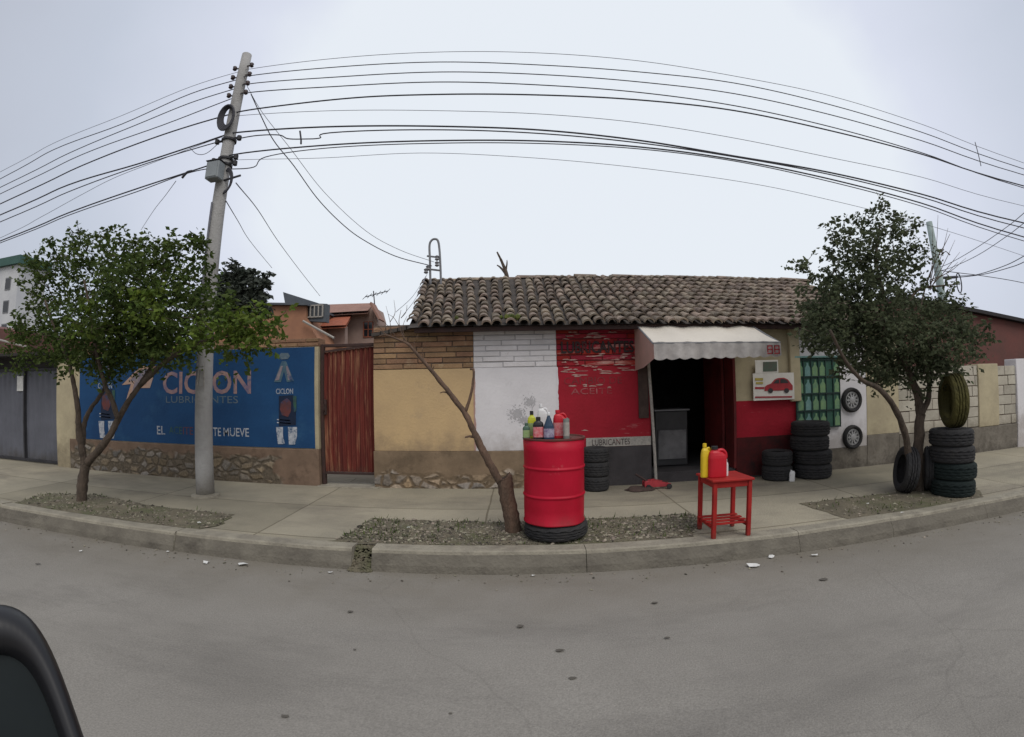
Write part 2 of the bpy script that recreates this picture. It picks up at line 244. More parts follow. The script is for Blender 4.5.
def rubble_mat(name, plaster, zthr, stone, mortar, xcut=None):
    m = mat(name, plaster, tuple(v * .65 for v in plaster), 2.5, .95, c3=tuple(v * .45 for v in plaster), c3at=(.52, .7), c3scale=3.5); nt = m.node_tree; L = nt.links; b = nt.nodes['Principled BSDF']; src = b.inputs['Base Color'].links[0].from_socket
    tc = nd(nt, 'ShaderNodeTexCoord'); nz = nd(nt, 'ShaderNodeTexNoise'); nz.inputs['Scale'].default_value = 4; nz.inputs['Detail'].default_value = 3; L.new(tc.outputs['Object'], nz.inputs['Vector'])
    mv = nd(nt, 'ShaderNodeMix', data_type='RGBA'); mv.inputs['Factor'].default_value = .09; L.new(tc.outputs['Object'], mv.inputs['A']); L.new(nz.outputs['Color'], mv.inputs['B'])
    mp = nd(nt, 'ShaderNodeMapping'); mp.inputs['Scale'].default_value = (6.3, .2, 9.5); L.new(mv.outputs['Result'], mp.inputs['Vector'])
    ve = nd(nt, 'ShaderNodeTexVoronoi', feature='DISTANCE_TO_EDGE'); vc = nd(nt, 'ShaderNodeTexVoronoi', feature='F1')
    for v in (ve, vc): v.inputs['Scale'].default_value = 1; v.inputs['Randomness'].default_value = .9; L.new(mp.outputs[0], v.inputs['Vector'])
    e = nd(nt, 'ShaderNodeMapRange', interpolation_type='SMOOTHSTEP'); e.inputs['From Min'].default_value = .03; e.inputs['From Max'].default_value = .2; L.new(ve.outputs['Distance'], e.inputs['Value'])
    sp = nd(nt, 'ShaderNodeSeparateColor'); L.new(vc.outputs['Color'], sp.inputs[0]); hs = nd(nt, 'ShaderNodeHueSaturation'); hs.inputs['Color'].default_value = (*stone, 1)
    hv = nd(nt, 'ShaderNodeMapRange'); hv.inputs['To Min'].default_value = .6; hv.inputs['To Max'].default_value = 1.3; L.new(sp.outputs[0], hv.inputs['Value']); L.new(hv.outputs[0], hs.inputs['Value'])
    hw = nd(nt, 'ShaderNodeMapRange'); hw.inputs['To Min'].default_value = .4; hw.inputs['To Max'].default_value = 1.2; L.new(sp.outputs[1], hw.inputs['Value']); L.new(hw.outputs[0], hs.inputs['Saturation'])
    mx = nd(nt, 'ShaderNodeMix', data_type='RGBA'); L.new(e.outputs[0], mx.inputs['Factor']); mx.inputs['A'].default_value = (*mortar, 1); L.new(hs.outputs['Color'], mx.inputs['B'])
    fine = nd(nt, 'ShaderNodeTexNoise'); fine.inputs['Scale'].default_value = 28; fine.inputs['Detail'].default_value = 6; L.new(tc.outputs['Object'], fine.inputs['Vector'])
    fm = nd(nt, 'ShaderNodeMapRange'); fm.inputs['From Min'].default_value = .3; fm.inputs['From Max'].default_value = .7; fm.inputs['To Min'].default_value = .6; fm.inputs['To Max'].default_value = 1.15; L.new(fine.outputs['Fac'], fm.inputs['Value'])
    mf = nd(nt, 'ShaderNodeMix', data_type='RGBA', blend_type='MULTIPLY'); mf.inputs['Factor'].default_value = 1; L.new(mx.outputs['Result'], mf.inputs['A']); cb = nd(nt, 'ShaderNodeCombineColor')
    for k in range(3): L.new(fm.outputs[0], cb.inputs[k])
    L.new(cb.outputs[0], mf.inputs['B'])
    sz = nd(nt, 'ShaderNodeSeparateXYZ'); L.new(tc.outputs['Object'], sz.inputs[0]); nb = nd(nt, 'ShaderNodeTexNoise'); nb.inputs['Scale'].default_value = 2.2; nb.inputs['Detail'].default_value = 5; L.new(tc.outputs['Object'], nb.inputs['Vector'])
    a1 = nd(nt, 'ShaderNodeMath', operation='MULTIPLY_ADD'); a1.inputs[1].default_value = -.55; L.new(nb.outputs['Fac'], a1.inputs[0]); L.new(sz.outputs['Z'], a1.inputs[2])
    k_ = nd(nt, 'ShaderNodeMapRange'); k_.inputs['From Min'].default_value = zthr - .275 + .03; k_.inputs['From Max'].default_value = zthr - .275 - .03; L.new(a1.outputs[0], k_.inputs['Value']); fac = k_.outputs[0]
    if xcut is not None:
        a2 = nd(nt, 'ShaderNodeMath', operation='MULTIPLY_ADD'); a2.inputs[1].default_value = 1.2; L.new(nb.outputs['Fac'], a2.inputs[0]); L.new(sz.outputs['X'], a2.inputs[2])
        k2 = nd(nt, 'ShaderNodeMapRange'); k2.inputs['From Min'].default_value = xcut + .6 + .05; k2.inputs['From Max'].default_value = xcut + .6 - .05; L.new(a2.outputs[0], k2.inputs['Value'])
        mm = nd(nt, 'ShaderNodeMath', operation='MULTIPLY'); L.new(fac, mm.inputs[0]); L.new(k2.outputs[0], mm.inputs[1]); fac = mm.outputs[0]
    fin = nd(nt, 'ShaderNodeMix', data_type='RGBA'); L.new(fac, fin.inputs['Factor']); L.new(src, fin.inputs['A']); L.new(mf.outputs['Result'], fin.inputs['B']); L.new(fin.outputs['Result'], b.inputs['Base Color'])
    hgt = nd(nt, 'ShaderNodeMath', operation='MULTIPLY'); L.new(e.outputs[0], hgt.inputs[0]); L.new(fac, hgt.inputs[1])
    h2 = nd(nt, 'ShaderNodeMath', operation='MULTIPLY_ADD'); h2.inputs[1].default_value = .25; L.new(fine.outputs['Fac'], h2.inputs[0]); L.new(hgt.outputs[0], h2.inputs[2])
    h3 = nd(nt, 'ShaderNodeMath', operation='MULTIPLY_ADD'); h3.inputs[1].default_value = -.45; L.new(fac, h3.inputs[0]); L.new(h2.outputs[0], h3.inputs[2])
    bp = nd(nt, 'ShaderNodeBump'); bp.inputs['Strength'].default_value = .6; bp.inputs['Distance'].default_value = .025; L.new(h3.outputs[0], bp.inputs['Height']); L.new(bp.outputs[0], b.inputs['Normal'])
    return m
M['rubble_brown'] = rubble_mat('rubble_brown', (.235, .17, .11), .2, (.34, .26, .18), (.17, .125, .08))
M['rubble_mural'] = rubble_mat('rubble_mural', (.22, .15, .105), .40, (.235, .19, .135), (.13, .105, .075), xcut=1.55)

# ------------------------------------------------------------------ object helpers
ORG = {}
def thing(name, label, cat, loc=(0, 0, 0), group=None):
    o = bpy.data.objects.new(name, None); C.objects.link(o); o.location = loc; o.empty_display_size = .1
    o['label'] = label; o['category'] = cat
    if group: o['group'] = group
    ORG[o.name] = Vector(loc); return o
def tag(o, label, cat, group=None):
    o['label'] = label; o['category'] = cat
    if group: o['group'] = group
    return o
def obj(name, bm, m, parent=None, smooth=False, label=None, origin=None, local=False, recalc=True):
    """links the bmesh (in world coordinates unless local) as one mesh object"""
    if recalc: bmesh.ops.recalc_face_normals(bm, faces=bm.faces)
    org = ORG[parent.name] if parent is not None else Vector(origin or (0, 0, 0))
    if not local:
        for v in bm.verts: v.co -= org
    me = bpy.data.meshes.new(name)
    for f in bm.faces: f.smooth = smooth
    bm.to_mesh(me); bm.free()
    for mm in (m if isinstance(m, (list, tuple)) else [m]): me.materials.append(mm)
    o = bpy.data.objects.new(name, me); C.objects.link(o); ORG[o.name] = org
    if parent is not None: o.parent = parent
    else: o.location = org
    if label: o['label'] = label
    return o
def pyobj(name, V, Fc, m, parent=None, origin=(0, 0, 0), label=None):
    org = ORG[parent.name] if parent is not None else Vector(origin)
    me = bpy.data.meshes.new(name); me.from_pydata([(v[0] - org.x, v[1] - org.y, v[2] - org.z) for v in V], [], Fc); me.materials.append(m)
    o = bpy.data.objects.new(name, me); C.objects.link(o); ORG[o.name] = org
    if parent is not None: o.parent = parent
    else: o.location = org
    if label: o['label'] = label
    return o
OCT = [(0, 2, 4), (2, 1, 4), (1, 3, 4), (3, 0, 4), (2, 0, 5), (1, 2, 5), (3, 1, 5), (0, 3, 5)]
def pebble(V, Fc, c, r, rng):
    b = len(V); a = rng.uniform(0, 6.28); ca, sa = cos(a), sin(a); sx, sy, sz = r * rng.uniform(.8, 1.5), r * rng.uniform(.6, 1.1), r * rng.uniform(.4, .8)
    for d in ((1, 0, 0), (-1, 0, 0), (0, 1, 0), (0, -1, 0), (0, 0, 1), (0, 0, -1)):
        x, y, z = d[0] * sx * rng.uniform(.7, 1.2), d[1] * sy * rng.uniform(.7, 1.2), d[2] * sz; x += rng.uniform(-.2, .2) * r; y += rng.uniform(-.2, .2) * r
        V.append((c.x + x * ca - y * sa, c.y + x * sa + y * ca, c.z + z))
    Fc += [(b + i, b + j, b + k) for i, j, k in OCT]
def struct(name, bm, m, **k):
    o = obj(name, bm, m, **k); o['kind'] = 'structure'; return o
def dup(root, loc, rot=None, label=None, group=None, mats=None):
    r = root.copy(); C.objects.link(r); r.location = loc; ORG[r.name] = Vector(loc)
    if rot is not None: r.rotation_euler = rot
    if label: r['label'] = label
    if group: r['group'] = group
    if mats and r.data:
        r.data = r.data.copy(); r.data.materials.clear(); r.data.materials.append(mats)
    for ch in list(root.children):
        c = ch.copy(); C.objects.link(c); c.parent = r
        for g in list(ch.children):
            d = g.copy(); C.objects.link(d); d.parent = c
    return r
def B(): return bmesh.new()
def box(bm, x0, x1, y0, y1, z0, z1, bev=0.0):
    vs = [bm.verts.new((x, y, z)) for z in (z0, z1) for y in (y0, y1) for x in (x0, x1)]
    fs = [bm.faces.new([vs[i] for i in q]) for q in ((0, 2, 3, 1), (4, 5, 7, 6), (0, 1, 5, 4), (2, 6, 7, 3), (0, 4, 6, 2), (1, 3, 7, 5))]
    if bev:
        es = list({e for f in fs for e in f.edges})
        bmesh.ops.bevel(bm, geom=es, offset=bev, segments=1, affect='EDGES', profile=.5)
    return vs
def prism(bm, pts, y0, y1):              # polygon in x,z extruded along y
    a = [bm.verts.new((p[0], y0, p[1])) for p in pts]; b = [bm.verts.new((p[0], y1, p[1])) for p in pts]
    n = len(pts); bm.faces.new(a); bm.faces.new(b[::-1])
    for i in range(n): bm.faces.new((a[i], b[i], b[(i + 1) % n], a[(i + 1) % n]))
def hexa(bm, P):                         # 8 corners: bottom 4 then top 4
    v = [bm.verts.new(p) for p in P]
    for q in ((0, 1, 2, 3), (7, 6, 5, 4), (0, 4, 5, 1), (1, 5, 6, 2), (2, 6, 7, 3), (3, 7, 4, 0)): bm.faces.new([v[i] for i in q])
def tube(bm, pts, rad, n=8, caps=True, jit=0.0):
    pts = [Vector(p) for p in pts]; k = len(pts)
    if not isinstance(rad, (list, tuple)): rad = [rad] * k
    rings = []; up = None
    for i, p in enumerate(pts):
        t = (pts[min(i + 1, k - 1)] - pts[max(i - 1, 0)])
        t = t.normalized() if t.length > 1e-9 else Vector((0, 0, 1))
        if up is None: up = t.orthogonal().normalized()
        else:
            up = up - t * up.dot(t); up = up.normalized() if up.length > 1e-6 else t.orthogonal().normalized()
        w = t.cross(up)
        rings.append([bm.verts.new(p + (up * cos(2 * pi * j / n) + w * sin(2 * pi * j / n)) * rad[i] * (1 + random.uniform(-jit, jit))) for j in range(n)])
    for i in range(k - 1):
        for j in range(n):
            bm.faces.new((rings[i][j], rings[i][(j + 1) % n], rings[i + 1][(j + 1) % n], rings[i + 1][j]))
    if caps and n > 2: bm.faces.new(rings[0][::-1]); bm.faces.new(rings[-1])
def lathe(bm, prof, n=32, c=(0, 0, 0), closed=False, cap=True, fn=None):
    rings = []
    for k, (r, z) in enumerate(prof):
        ring = []
        for j in range(n):
            a = 2 * pi * j / n; rr = r if fn is None else fn(k, j, r)
            ring.append(bm.verts.new((c[0] + rr * cos(a), c[1] + rr * sin(a), c[2] + z)))
        rings.append(ring)
    K = len(prof)
    for i in range(K if closed else K - 1):
        for j in range(n):
            bm.faces.new((rings[i][j], rings[i][(j + 1) % n], rings[(i + 1) % K][(j + 1) % n], rings[(i + 1) % K][j]))
    if cap and not closed:
        bm.faces.new(rings[0][::-1]); bm.faces.new(rings[-1])
def loft(bm, secs, n=20, pw=3.0, c=(0, 0, 0)):   # secs: (z, half width, half depth, x offset)
    rings = []
    for s in secs:
        z, a, b = s[:3]; ox = s[3] if len(s) > 3 else 0; p = s[4] if len(s) > 4 else pw
        ring = []
        for j in range(n):
            t = 2 * pi * j / n; ct, st = cos(t), sin(t)
            ring.append(bm.verts.new((c[0] + ox + a * math.copysign(abs(ct) ** (2 / p), ct), c[1] + b * math.copysign(abs(st) ** (2 / p), st), c[2] + z)))
        rings.append(ring)
    for i in range(len(rings) - 1):
        for j in range(n): bm.faces.new((rings[i][j], rings[i][(j + 1) % n], rings[i + 1][(j + 1) % n], rings[i + 1][j]))
    bm.faces.new(rings[0][::-1]); bm.faces.new(rings[-1])
def spline(pts, sub=8):                  # Catmull-Rom
    P = [Vector(p) for p in pts]; P = [P[0] * 2 - P[1]] + P + [P[-1] * 2 - P[-2]]; out = []
    for i in range(1, len(P) - 2):
        for s in range(sub):
            t = s / sub; a, b, c, d = P[i - 1], P[i], P[i + 1], P[i + 2]
            out.append(.5 * ((2 * b) + (c - a) * t + (2 * a - 5 * b + 4 * c - d) * t * t + (3 * b - a - 3 * c + d) * t ** 3))
    out.append(P[-2]); return out
def text_bm(s, X0, X1, Z0, Z1, Y, shear=0.0, bold=.0):   # lettering painted flat on a wall that faces the street
    cu_ = bpy.data.curves.new('lettering', 'FONT'); cu_.body = s; cu_.offset = bold; cu_.shear = shear; cu_.resolution_u = 3
    o = bpy.data.objects.new('lettering', cu_); C.objects.link(o)
    dg = bpy.context.evaluated_depsgraph_get(); me = bpy.data.meshes.new_from_object(o.evaluated_get(dg))
    bpy.data.objects.remove(o); bpy.data.curves.remove(cu_)
    xs = [v.co.x for v in me.vertices]; ys = [v.co.y for v in me.vertices]
    a, b, c, d = min(xs), max(xs), min(ys), max(ys)
    bm = B(); bm.from_mesh(me); bpy.data.meshes.remove(me)
    for v in bm.verts:
        v.co = Vector((X0 + (v.co.x - a) / (b - a) * (X1 - X0), Y, Z0 + (v.co.y - c) / (d - c) * (Z1 - Z0)))
    return bm
def ptext(s, x0, y0, x1, y1, Y, m, parent, **k):
    r = rect(x0, y0, x1, y1, Y); bm = text_bm(s, *r, Y, **k)
    # walls lean a little in the lens survey: keep the line level
    return obj('lettering', bm, m, parent, recalc=False)
def flat(bm, pts, Y, th=.003):           # pixel-surveyed outline on a wall plane
    P = [at(x, y, Y) for x, y in pts]; prism(bm, [(p.x, p.z) for p in P], Y - th, Y)

YW = 6.38          # street face of the walls
YK = 3.82          # kerb top edge
ZK, ZW = .17, .20  # pavement height at kerb and wall
def zp(y): return ZK + (ZW - ZK) * (y - YK) / (YW - YK)

# ------------------------------------------------------------------ world and light
w = bpy.data.worlds.new('World'); S.world = w; w.use_nodes = True; nt = w.node_tree; L = nt.links
bg = nt.nodes['Background']; sky = nd(nt, 'ShaderNodeTexSky', sky_type='NISHITA'); sky.sun_disc = False
SUN_EL, SUN_AZ = radians(52), radians(150)
sky.sun_elevation = SUN_EL; sky.sun_rotation = SUN_AZ; sky.air_density = 1.5; sky.dust_density = 4
L.new(sky.outputs[0], bg.inputs['Color']); bg.inputs['Strength'].default_value = .07
bg2 = nd(nt, 'ShaderNodeBackground')
tc = nd(nt, 'ShaderNodeTexCoord')
nz = nd(nt, 'ShaderNodeTexNoise'); nz.inputs['Scale'].default_value = 1.7; nz.inputs['Detail'].default_value = 5; nz.inputs['Roughness'].default_value = .5
L.new(tc.outputs['Generated'], nz.inputs['Vector'])
sep = nd(nt, 'ShaderNodeSeparateXYZ'); L.new(tc.outputs['Generated'], sep.inputs[0])
dotp = nd(nt, 'ShaderNodeVectorMath', operation='DOT_PRODUCT'); L.new(tc.outputs['Generated'], dotp.inputs[0]); dotp.inputs[1].default_value = Vector((.12, .92, .34)).normalized()
ma = nd(nt, 'ShaderNodeMath', operation='MULTIPLY_ADD'); L.new(nz.outputs['Fac'], ma.inputs[0]); ma.inputs[1].default_value = .34; L.new(dotp.outputs['Value'], ma.inputs[2])
rp = nd(nt, 'ShaderNodeValToRGB'); L.new(ma.outputs[0], rp.inputs[0]); cr_ = rp.color_ramp
cr_.elements[0].position = .3; cr_.elements[0].color = (.66, .67, .72, 1)
cr_.elements[1].position = 1.1; cr_.elements[1].color = (.85, .90, .965, 1)
e = cr_.elements.new(.5); e.color = (.50, .53, .61, 1)
e = cr_.elements.new(.72); e.color = (.58, .63, .735, 1)
e = cr_.elements.new(.93); e.color = (.74, .78, .90, 1)
L.new(rp.outputs['Color'], bg2.inputs['Color']); bg2.inputs['Strength'].default_value = 1.0
mxs = nd(nt, 'ShaderNodeMixShader'); mxs.inputs[0].default_value = .93
L.new(bg.outputs[0], mxs.inputs[1]); L.new(bg2.outputs[0], mxs.inputs[2]); L.new(mxs.outputs[0], nt.nodes['World Output'].inputs['Surface'])
sl = bpy.data.lights.new('sun', 'SUN'); sl.energy = 1.5; sl.angle = radians(38); sl.color = (1, .96, .9)
so = bpy.data.objects.new('sun', sl); C.objects.link(so)
sd = Vector((sin(SUN_AZ) * cos(SUN_EL), cos(SUN_AZ) * cos(SUN_EL), sin(SUN_EL)))
so.rotation_euler = (-sd).to_track_quat('-Z', 'Y').to_euler(); so.location = sd * 30
S.view_settings.view_transform = 'Standard'; S.view_settings.look = 'None'; S.view_settings.exposure = 0; S.view_settings.gamma = 1
S.render.engine = 'CYCLES'
S.cycles.max_bounces = 6; S.cycles.use_denoising = True

# ------------------------------------------------------------------ setting: ground, road, pavement, kerb, beds
def sheet(bm, x0, x1, y0, y1, fz, nx, ny):
    V = [[bm.verts.new((x0 + (x1 - x0) * i / nx, y0 + (y1 - y0) * j / ny, fz(x0 + (x1 - x0) * i / nx, y0 + (y1 - y0) * j / ny))) for i in range(nx + 1)] for j in range(ny + 1)]
    for j in range(ny):
        for i in range(nx): bm.faces.new((V[j][i], V[j][i + 1], V[j + 1][i + 1], V[j + 1][i]))
bm = B(); sheet(bm, -1500, 1500, -1500, 1500, lambda x, y: -.03, 2, 2); struct('ground', bm, M['ground'])
bm = B(); sheet(bm, -60, 60, -6, 3.84, lambda x, y: .012 * mnoise.noise(Vector((x * .5, y * .8, 0))) * min(1, max(0, (3.6 - y) * 2)), 160, 24); struct('road', bm, M['road'], smooth=True)
bm = B(); sheet(bm, -60, 60, 3.97, YW + .6, lambda x, y: zp(y) + .003 * mnoise.noise(Vector((x * .9, y * 1.1, 5))) * (1 if y < YW - .2 else 0), 240, 16); struct('pavement', bm, M['pave'], smooth=True)

bm = B()
jx = [-60, -45, -30, -22, -16, -12, -8.9, -6.2, at(176, 535, YK).x, at(352, 549, YK).x, at(372, 549, YK).x, at(586, 549, YK).x, 2.5, 3.6, 5.0, 7.4, 10, 14, 20, 30, 45, 60]
for i in range(len(jx) - 1):
    a, b = jx[i] + .003, jx[i + 1] - .003
    if i == 9: continue          # the broken joint
    n = max(1, int((b - a) / .35)); rng = random.Random(i); dz = rng.uniform(-.008, .008); dy = rng.uniform(-.012, .012)
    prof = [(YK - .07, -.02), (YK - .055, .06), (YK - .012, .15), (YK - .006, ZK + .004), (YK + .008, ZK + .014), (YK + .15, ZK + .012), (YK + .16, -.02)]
    rows = []
    for k in range(n + 1):
        x = a + (b - a) * k / n
        rows.append([bm.verts.new((x, py + dy + .008 * mnoise.noise(Vector((x * 2.5, pz * 9, 0))), pz + dz + .006 * mnoise.noise(Vector((x * 3, py * 5, 3))))) for py, pz in prof])
    for k in range(n):
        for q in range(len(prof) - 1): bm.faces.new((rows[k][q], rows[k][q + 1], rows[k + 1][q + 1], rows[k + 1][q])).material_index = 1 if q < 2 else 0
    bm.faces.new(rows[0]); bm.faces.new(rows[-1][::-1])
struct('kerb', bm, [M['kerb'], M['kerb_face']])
# earth fill in the broken joint, dust along the gutter
bm = B(); xa, xb = jx[9], jx[10]
RV, RF = [], []; rng = random.Random(12)
for k in range(420):
    c = Vector((rng.uniform(xa - .01, xb + .01), rng.uniform(YK - .1, YK + .17), 0)); t_ = max(0, min(1, (c.y - YK + .1) / .2)); c.z = .005 + .145 * t_ * t_ + rng.uniform(-.012, .006); pebble(RV, RF, c, rng.uniform(.01, .026), rng)
bm.free(); o = pyobj('kerb_rubble', RV, RF, M['dirt']); o['kind'] = 'structure'
# beds: (pixel outline of the bed on the pavement)
def bed(pix, seed):
    P = [atz(x, y, zp(4.4)) for x, y in pix]; rng = random.Random(seed)
    bm = B(); top = []; n = len(P); ring = []
    for i in range(n):
        for s in range(6):
            p = P[i].lerp(P[(i + 1) % n], s / 6); p = p + Vector((rng.uniform(-.03, .03), rng.uniform(-.025, .025), 0)); p.y = max(p.y, YK + .158)
            p.z = zp(p.y) + .005; ring.append(p)
    cx = sum((p for p in ring), Vector()) / len(ring)
    K = 7; R = []
    for k in range(K):
        f = 1 - k / K
        R.append([bm.verts.new((cx.x + (p.x - cx.x) * f, cx.y + (p.y - cx.y) * f, p.z + (0 if k == 0 else .005 + .008 * mnoise.noise(Vector((p.x * 4 * f, p.y * 4, k)))))) for p in ring])
    for k in range(K - 1):
        for j in range(len(ring)): bm.faces.new((R[k][j], R[k][(j + 1) % len(ring)], R[k + 1][(j + 1) % len(ring)], R[k + 1][j]))
    bm.faces.new(R[-1])
    o = struct('planting_bed', bm, M['dirt'], smooth=True)
    return P
def inside(p, P):
    r = False; j = len(P) - 1
    for i in range(len(P)):
        if (P[i].y > p.y) != (P[j].y > p.y) and p.x < (P[j].x - P[i].x) * (p.y - P[i].y) / (P[j].y - P[i].y) + P[i].x: r = not r
        j = i
    return r
beds = [bed([(14, 503), (45, 494), (95, 495), (160, 507), (233, 515), (222, 525), (178, 533), (120, 524), (60, 512)], 1),
        bed([(322, 545), (352, 532), (372, 519), (450, 522), (505, 523), (600, 519), (690, 514), (703, 520), (690, 542), (600, 546), (500, 549), (400, 548)], 2),
        bed([(800, 504), (850, 498), (905, 492), (975, 488), (985, 497), (940, 507), (880, 517), (855, 521)], 3)]
GV, GF = [], []; rng = random.Random(5)
for P, cnt in zip(beds, (1500, 5600, 420)):
    x0, x1 = min(p.x for p in P), max(p.x for p in P); y0, y1 = max(YK + .17, min(p.y for p in P)), max(p.y for p in P)
    k = 0
    while k < cnt:
        p = Vector((rng.uniform(x0, x1), rng.uniform(y0, y1), 0)); 
        if not inside(p, P): k += .2; continue
        k += 1; r = .005 + .019 * rng.random() ** 4
        pebble(GV, GF, Vector((p.x, p.y, zp(p.y) + .012)), r, rng)
for k in range(900):                     # grit washed along the gutter
    x = rng.uniform(-9, 9); pebble(GV, GF, Vector((x, YK - .09 - abs(rng.gauss(0, .16)), .006)), .003 + .012 * rng.random() ** 5, rng)
o = pyobj('gravel', GV, GF, M['pebble']); o['kind'] = 'stuff'; o['label'] = 'small stones and rubble scattered over the planting beds'; o['category'] = 'gravel'
# short weeds on the bed edges
bm = B()
for P, cnt in zip(beds, (200, 750, 220)):
    x0, x1 = min(p.x for p in P), max(p.x for p in P); y0, y1 = max(YK + .17, min(p.y for p in P)), max(p.y for p in P)
    for k in range(cnt):
        p = Vector((rng.uniform(x0, x1), rng.uniform(y0, y1), 0))
        if not inside(p, P) or mnoise.noise(Vector((p.x * 1.7, p.y * 2.5, 8))) < .02: continue
        a = rng.uniform(0, 2 * pi); h = rng.uniform(.015, .05); d = Vector((cos(a), sin(a), 0)); z = zp(p.y) + .018
        q = Vector((p.x, p.y, z)); tip = q + d * h * .7 + Vector((0, 0, h)); sd_ = Vector((-d.y, d.x, 0)) * .006
        bm.faces.new([bm.verts.new(q + sd_), bm.verts.new(q - sd_), bm.verts.new(tip)])
o = obj('grass', bm, M['leaf'], recalc=False); o['kind'] = 'stuff'; o['label'] = 'thin short weeds growing between the stones of the beds'; o['category'] = 'grass'

# ------------------------------------------------------------------ wall helpers
def bricks(bm, X0, X1, Z0, Z1, Y, bh=.078, bl=.4, depth=.012, seed=0, gap=.012):
    rng = random.Random(seed); z = Z0; row = 0
    nrow = max(1, round((Z1 - Z0) / bh)); bh = (Z1 - Z0) / nrow
    for row in range(nrow):
        x = X0 - (bl * .5 if row % 2 else 0) - rng.uniform(0, .05); z = Z0 + row * bh
        while x < X1 - .02:
            l = bl * rng.uniform(.85, 1.15); a, b = max(x, X0), min(x + l - gap, X1)
            if b - a > .03:
                d = rng.uniform(-.004, .006); tz = rng.uniform(-.004, .004)
                box(bm, a, b, Y - depth - d, Y + .02, z + gap * .5 + tz, z + bh - gap * .5 + tz, .005)
            x += l
ZT = .0
def zat(px, py, Y=YW): return at(px, py, Y).z
# ------------------------------------------------------------------ shop building
xs_ = {k: rect(k, 330, k, 450, YW)[0] for k in (374, 474, 557, 650, 735, 797, 838, 865, 897)}
xs_[650] = rect(650, 340, 650, 470, YW)[0]
ZE = 2.47                                   # wall head under the eaves
shop = thing('shop_building', 'low roadside workshop with clay tile roof and beige, white and red painted front', 'building', (1.5, YW, ZW))
zpl = (zat(381, 451) + zat(480, 451)) / 2; zbk = zat(430, 369); zst = .12
print('plinth', zpl, 'brick', zbk)
# beige section
X0, X1 = xs_[374], xs_[474]
bm = B(); box(bm, X0, X1, YW, YW + .3, zpl, zbk, .004); obj('wall', bm, M['beige'], shop, label='beige plastered wall section')
bm = B(); box(bm, X0, X1, YW + .012, YW + .3, zbk, ZE); obj('wall_core', bm, M['mortar'], shop)
bm = B(); bricks(bm, X0 + .002, X1 - .002, zbk + .004, ZE - .02, YW + .012, seed=1, depth=.016); obj('brick_band', bm, M['brick_tan'], shop, label='bare brown brick courses above the beige plaster')
# white section
X0, X1 = xs_[474], xs_[557]
bm = B(); box(bm, X0, X1, YW - .001, YW + .3, zpl, zbk, .002); ww = obj('wall', bm, M['white'], shop, label='smooth white painted wall section')
bm = B(); box(bm, X0, X1, YW + .006, YW + .3, zbk, ZE); obj('wall_core', bm, M['smudge'], shop)
bm = B(); bricks(bm, X0 + .002, X1 - .002, zbk + .004, ZE - .02, YW + .012, seed=2, depth=.014); obj('brick_band', bm, M['brick_white'], shop, label='whitewashed brick courses')
# grey sprayed smudges on the white wall
bm = B(); rng = random.Random(4)
for (px, py, n_, rr) in ((517, 414, 34, 7), (530, 402, 20, 6), (524, 420, 14, 5)):
    for k in range(n_ * 12):
        a = rng.uniform(0, 2 * pi); d = rr * abs(rng.gauss(0, .55)); p = at(px + d * cos(a) * 1.2, py + d * sin(a), YW - .004); r = rng.uniform(.003, .011)
        bm.faces.new([bm.verts.new((p.x + r * cos(t), YW - .003 - k * .000004, p.z + r * sin(t))) for t in [i * 2 * pi / 6 for i in range(6)]])
obj('paint_smudge', bm, M['smudge'], ww, recalc=False)
def paint_edge(x, z0, z1, mname, parent, seed, wl=.012, wr=.03):
    bm = B(); n = 46; V = []
    for k in range(n + 1):
        z = z0 + (z1 - z0) * k / n; q = mnoise.noise(Vector((seed, z * 7, 0))); p = mnoise.noise(Vector((seed + 9, z * 23, 0)))
        V.append((bm.verts.new((x - wl - .006 * p, YW - .0045, z)), bm.verts.new((x + wr * (.5 + .5 * q) + .006 * p, YW - .0045, z))))
    for k in range(n): bm.faces.new((V[k][0], V[k][1], V[k + 1][1], V[k + 1][0]))
    obj('paint_edge', bm, M[mname], parent, recalc=False)
paint_edge(xs_[474], zpl + .005, zbk - .005, 'flap', ww, 1, .004, .035); paint_edge(xs_[557], zpl + .3, zbk - .005, 'white', ww, 5, .004, .03)
# red section
X0, X1 = xs_[557], xs_[650]; zr = zat(600, 447)
bm = B(); box(bm, X0, X1, YW, YW + .3, zr, zbk, .003); rw = obj('wall', bm, M['red'], shop, label='red painted wall section with faded lettering')
bm = B(); box(bm, X0, X1, YW + .012, YW + .3, zbk, ZE); obj('wall_core', bm, M['dark_red'], shop)
bm = B(); bricks(bm, X0 + .002, X1 - .002, zbk + .004, ZE - .02, YW + .012, seed=3, depth=.014); obj('brick_band', bm, M['brick_red'], shop, label='red painted brick courses with worn pale streaks')
yl = YW - .016
ptext('LUBRICANTES', 561, 341, 634, 353, YW - .0225, M['black_ink'], rw, bold=.025)
ptext('CAMBIO DE', 564, 377, 622, 384, YW - .004, M['red_ink'], rw)
ptext('ACEITE', 571, 388, 612, 394, YW - .004, M['pale_ink'], rw)
bm = B(); rng = random.Random(9)
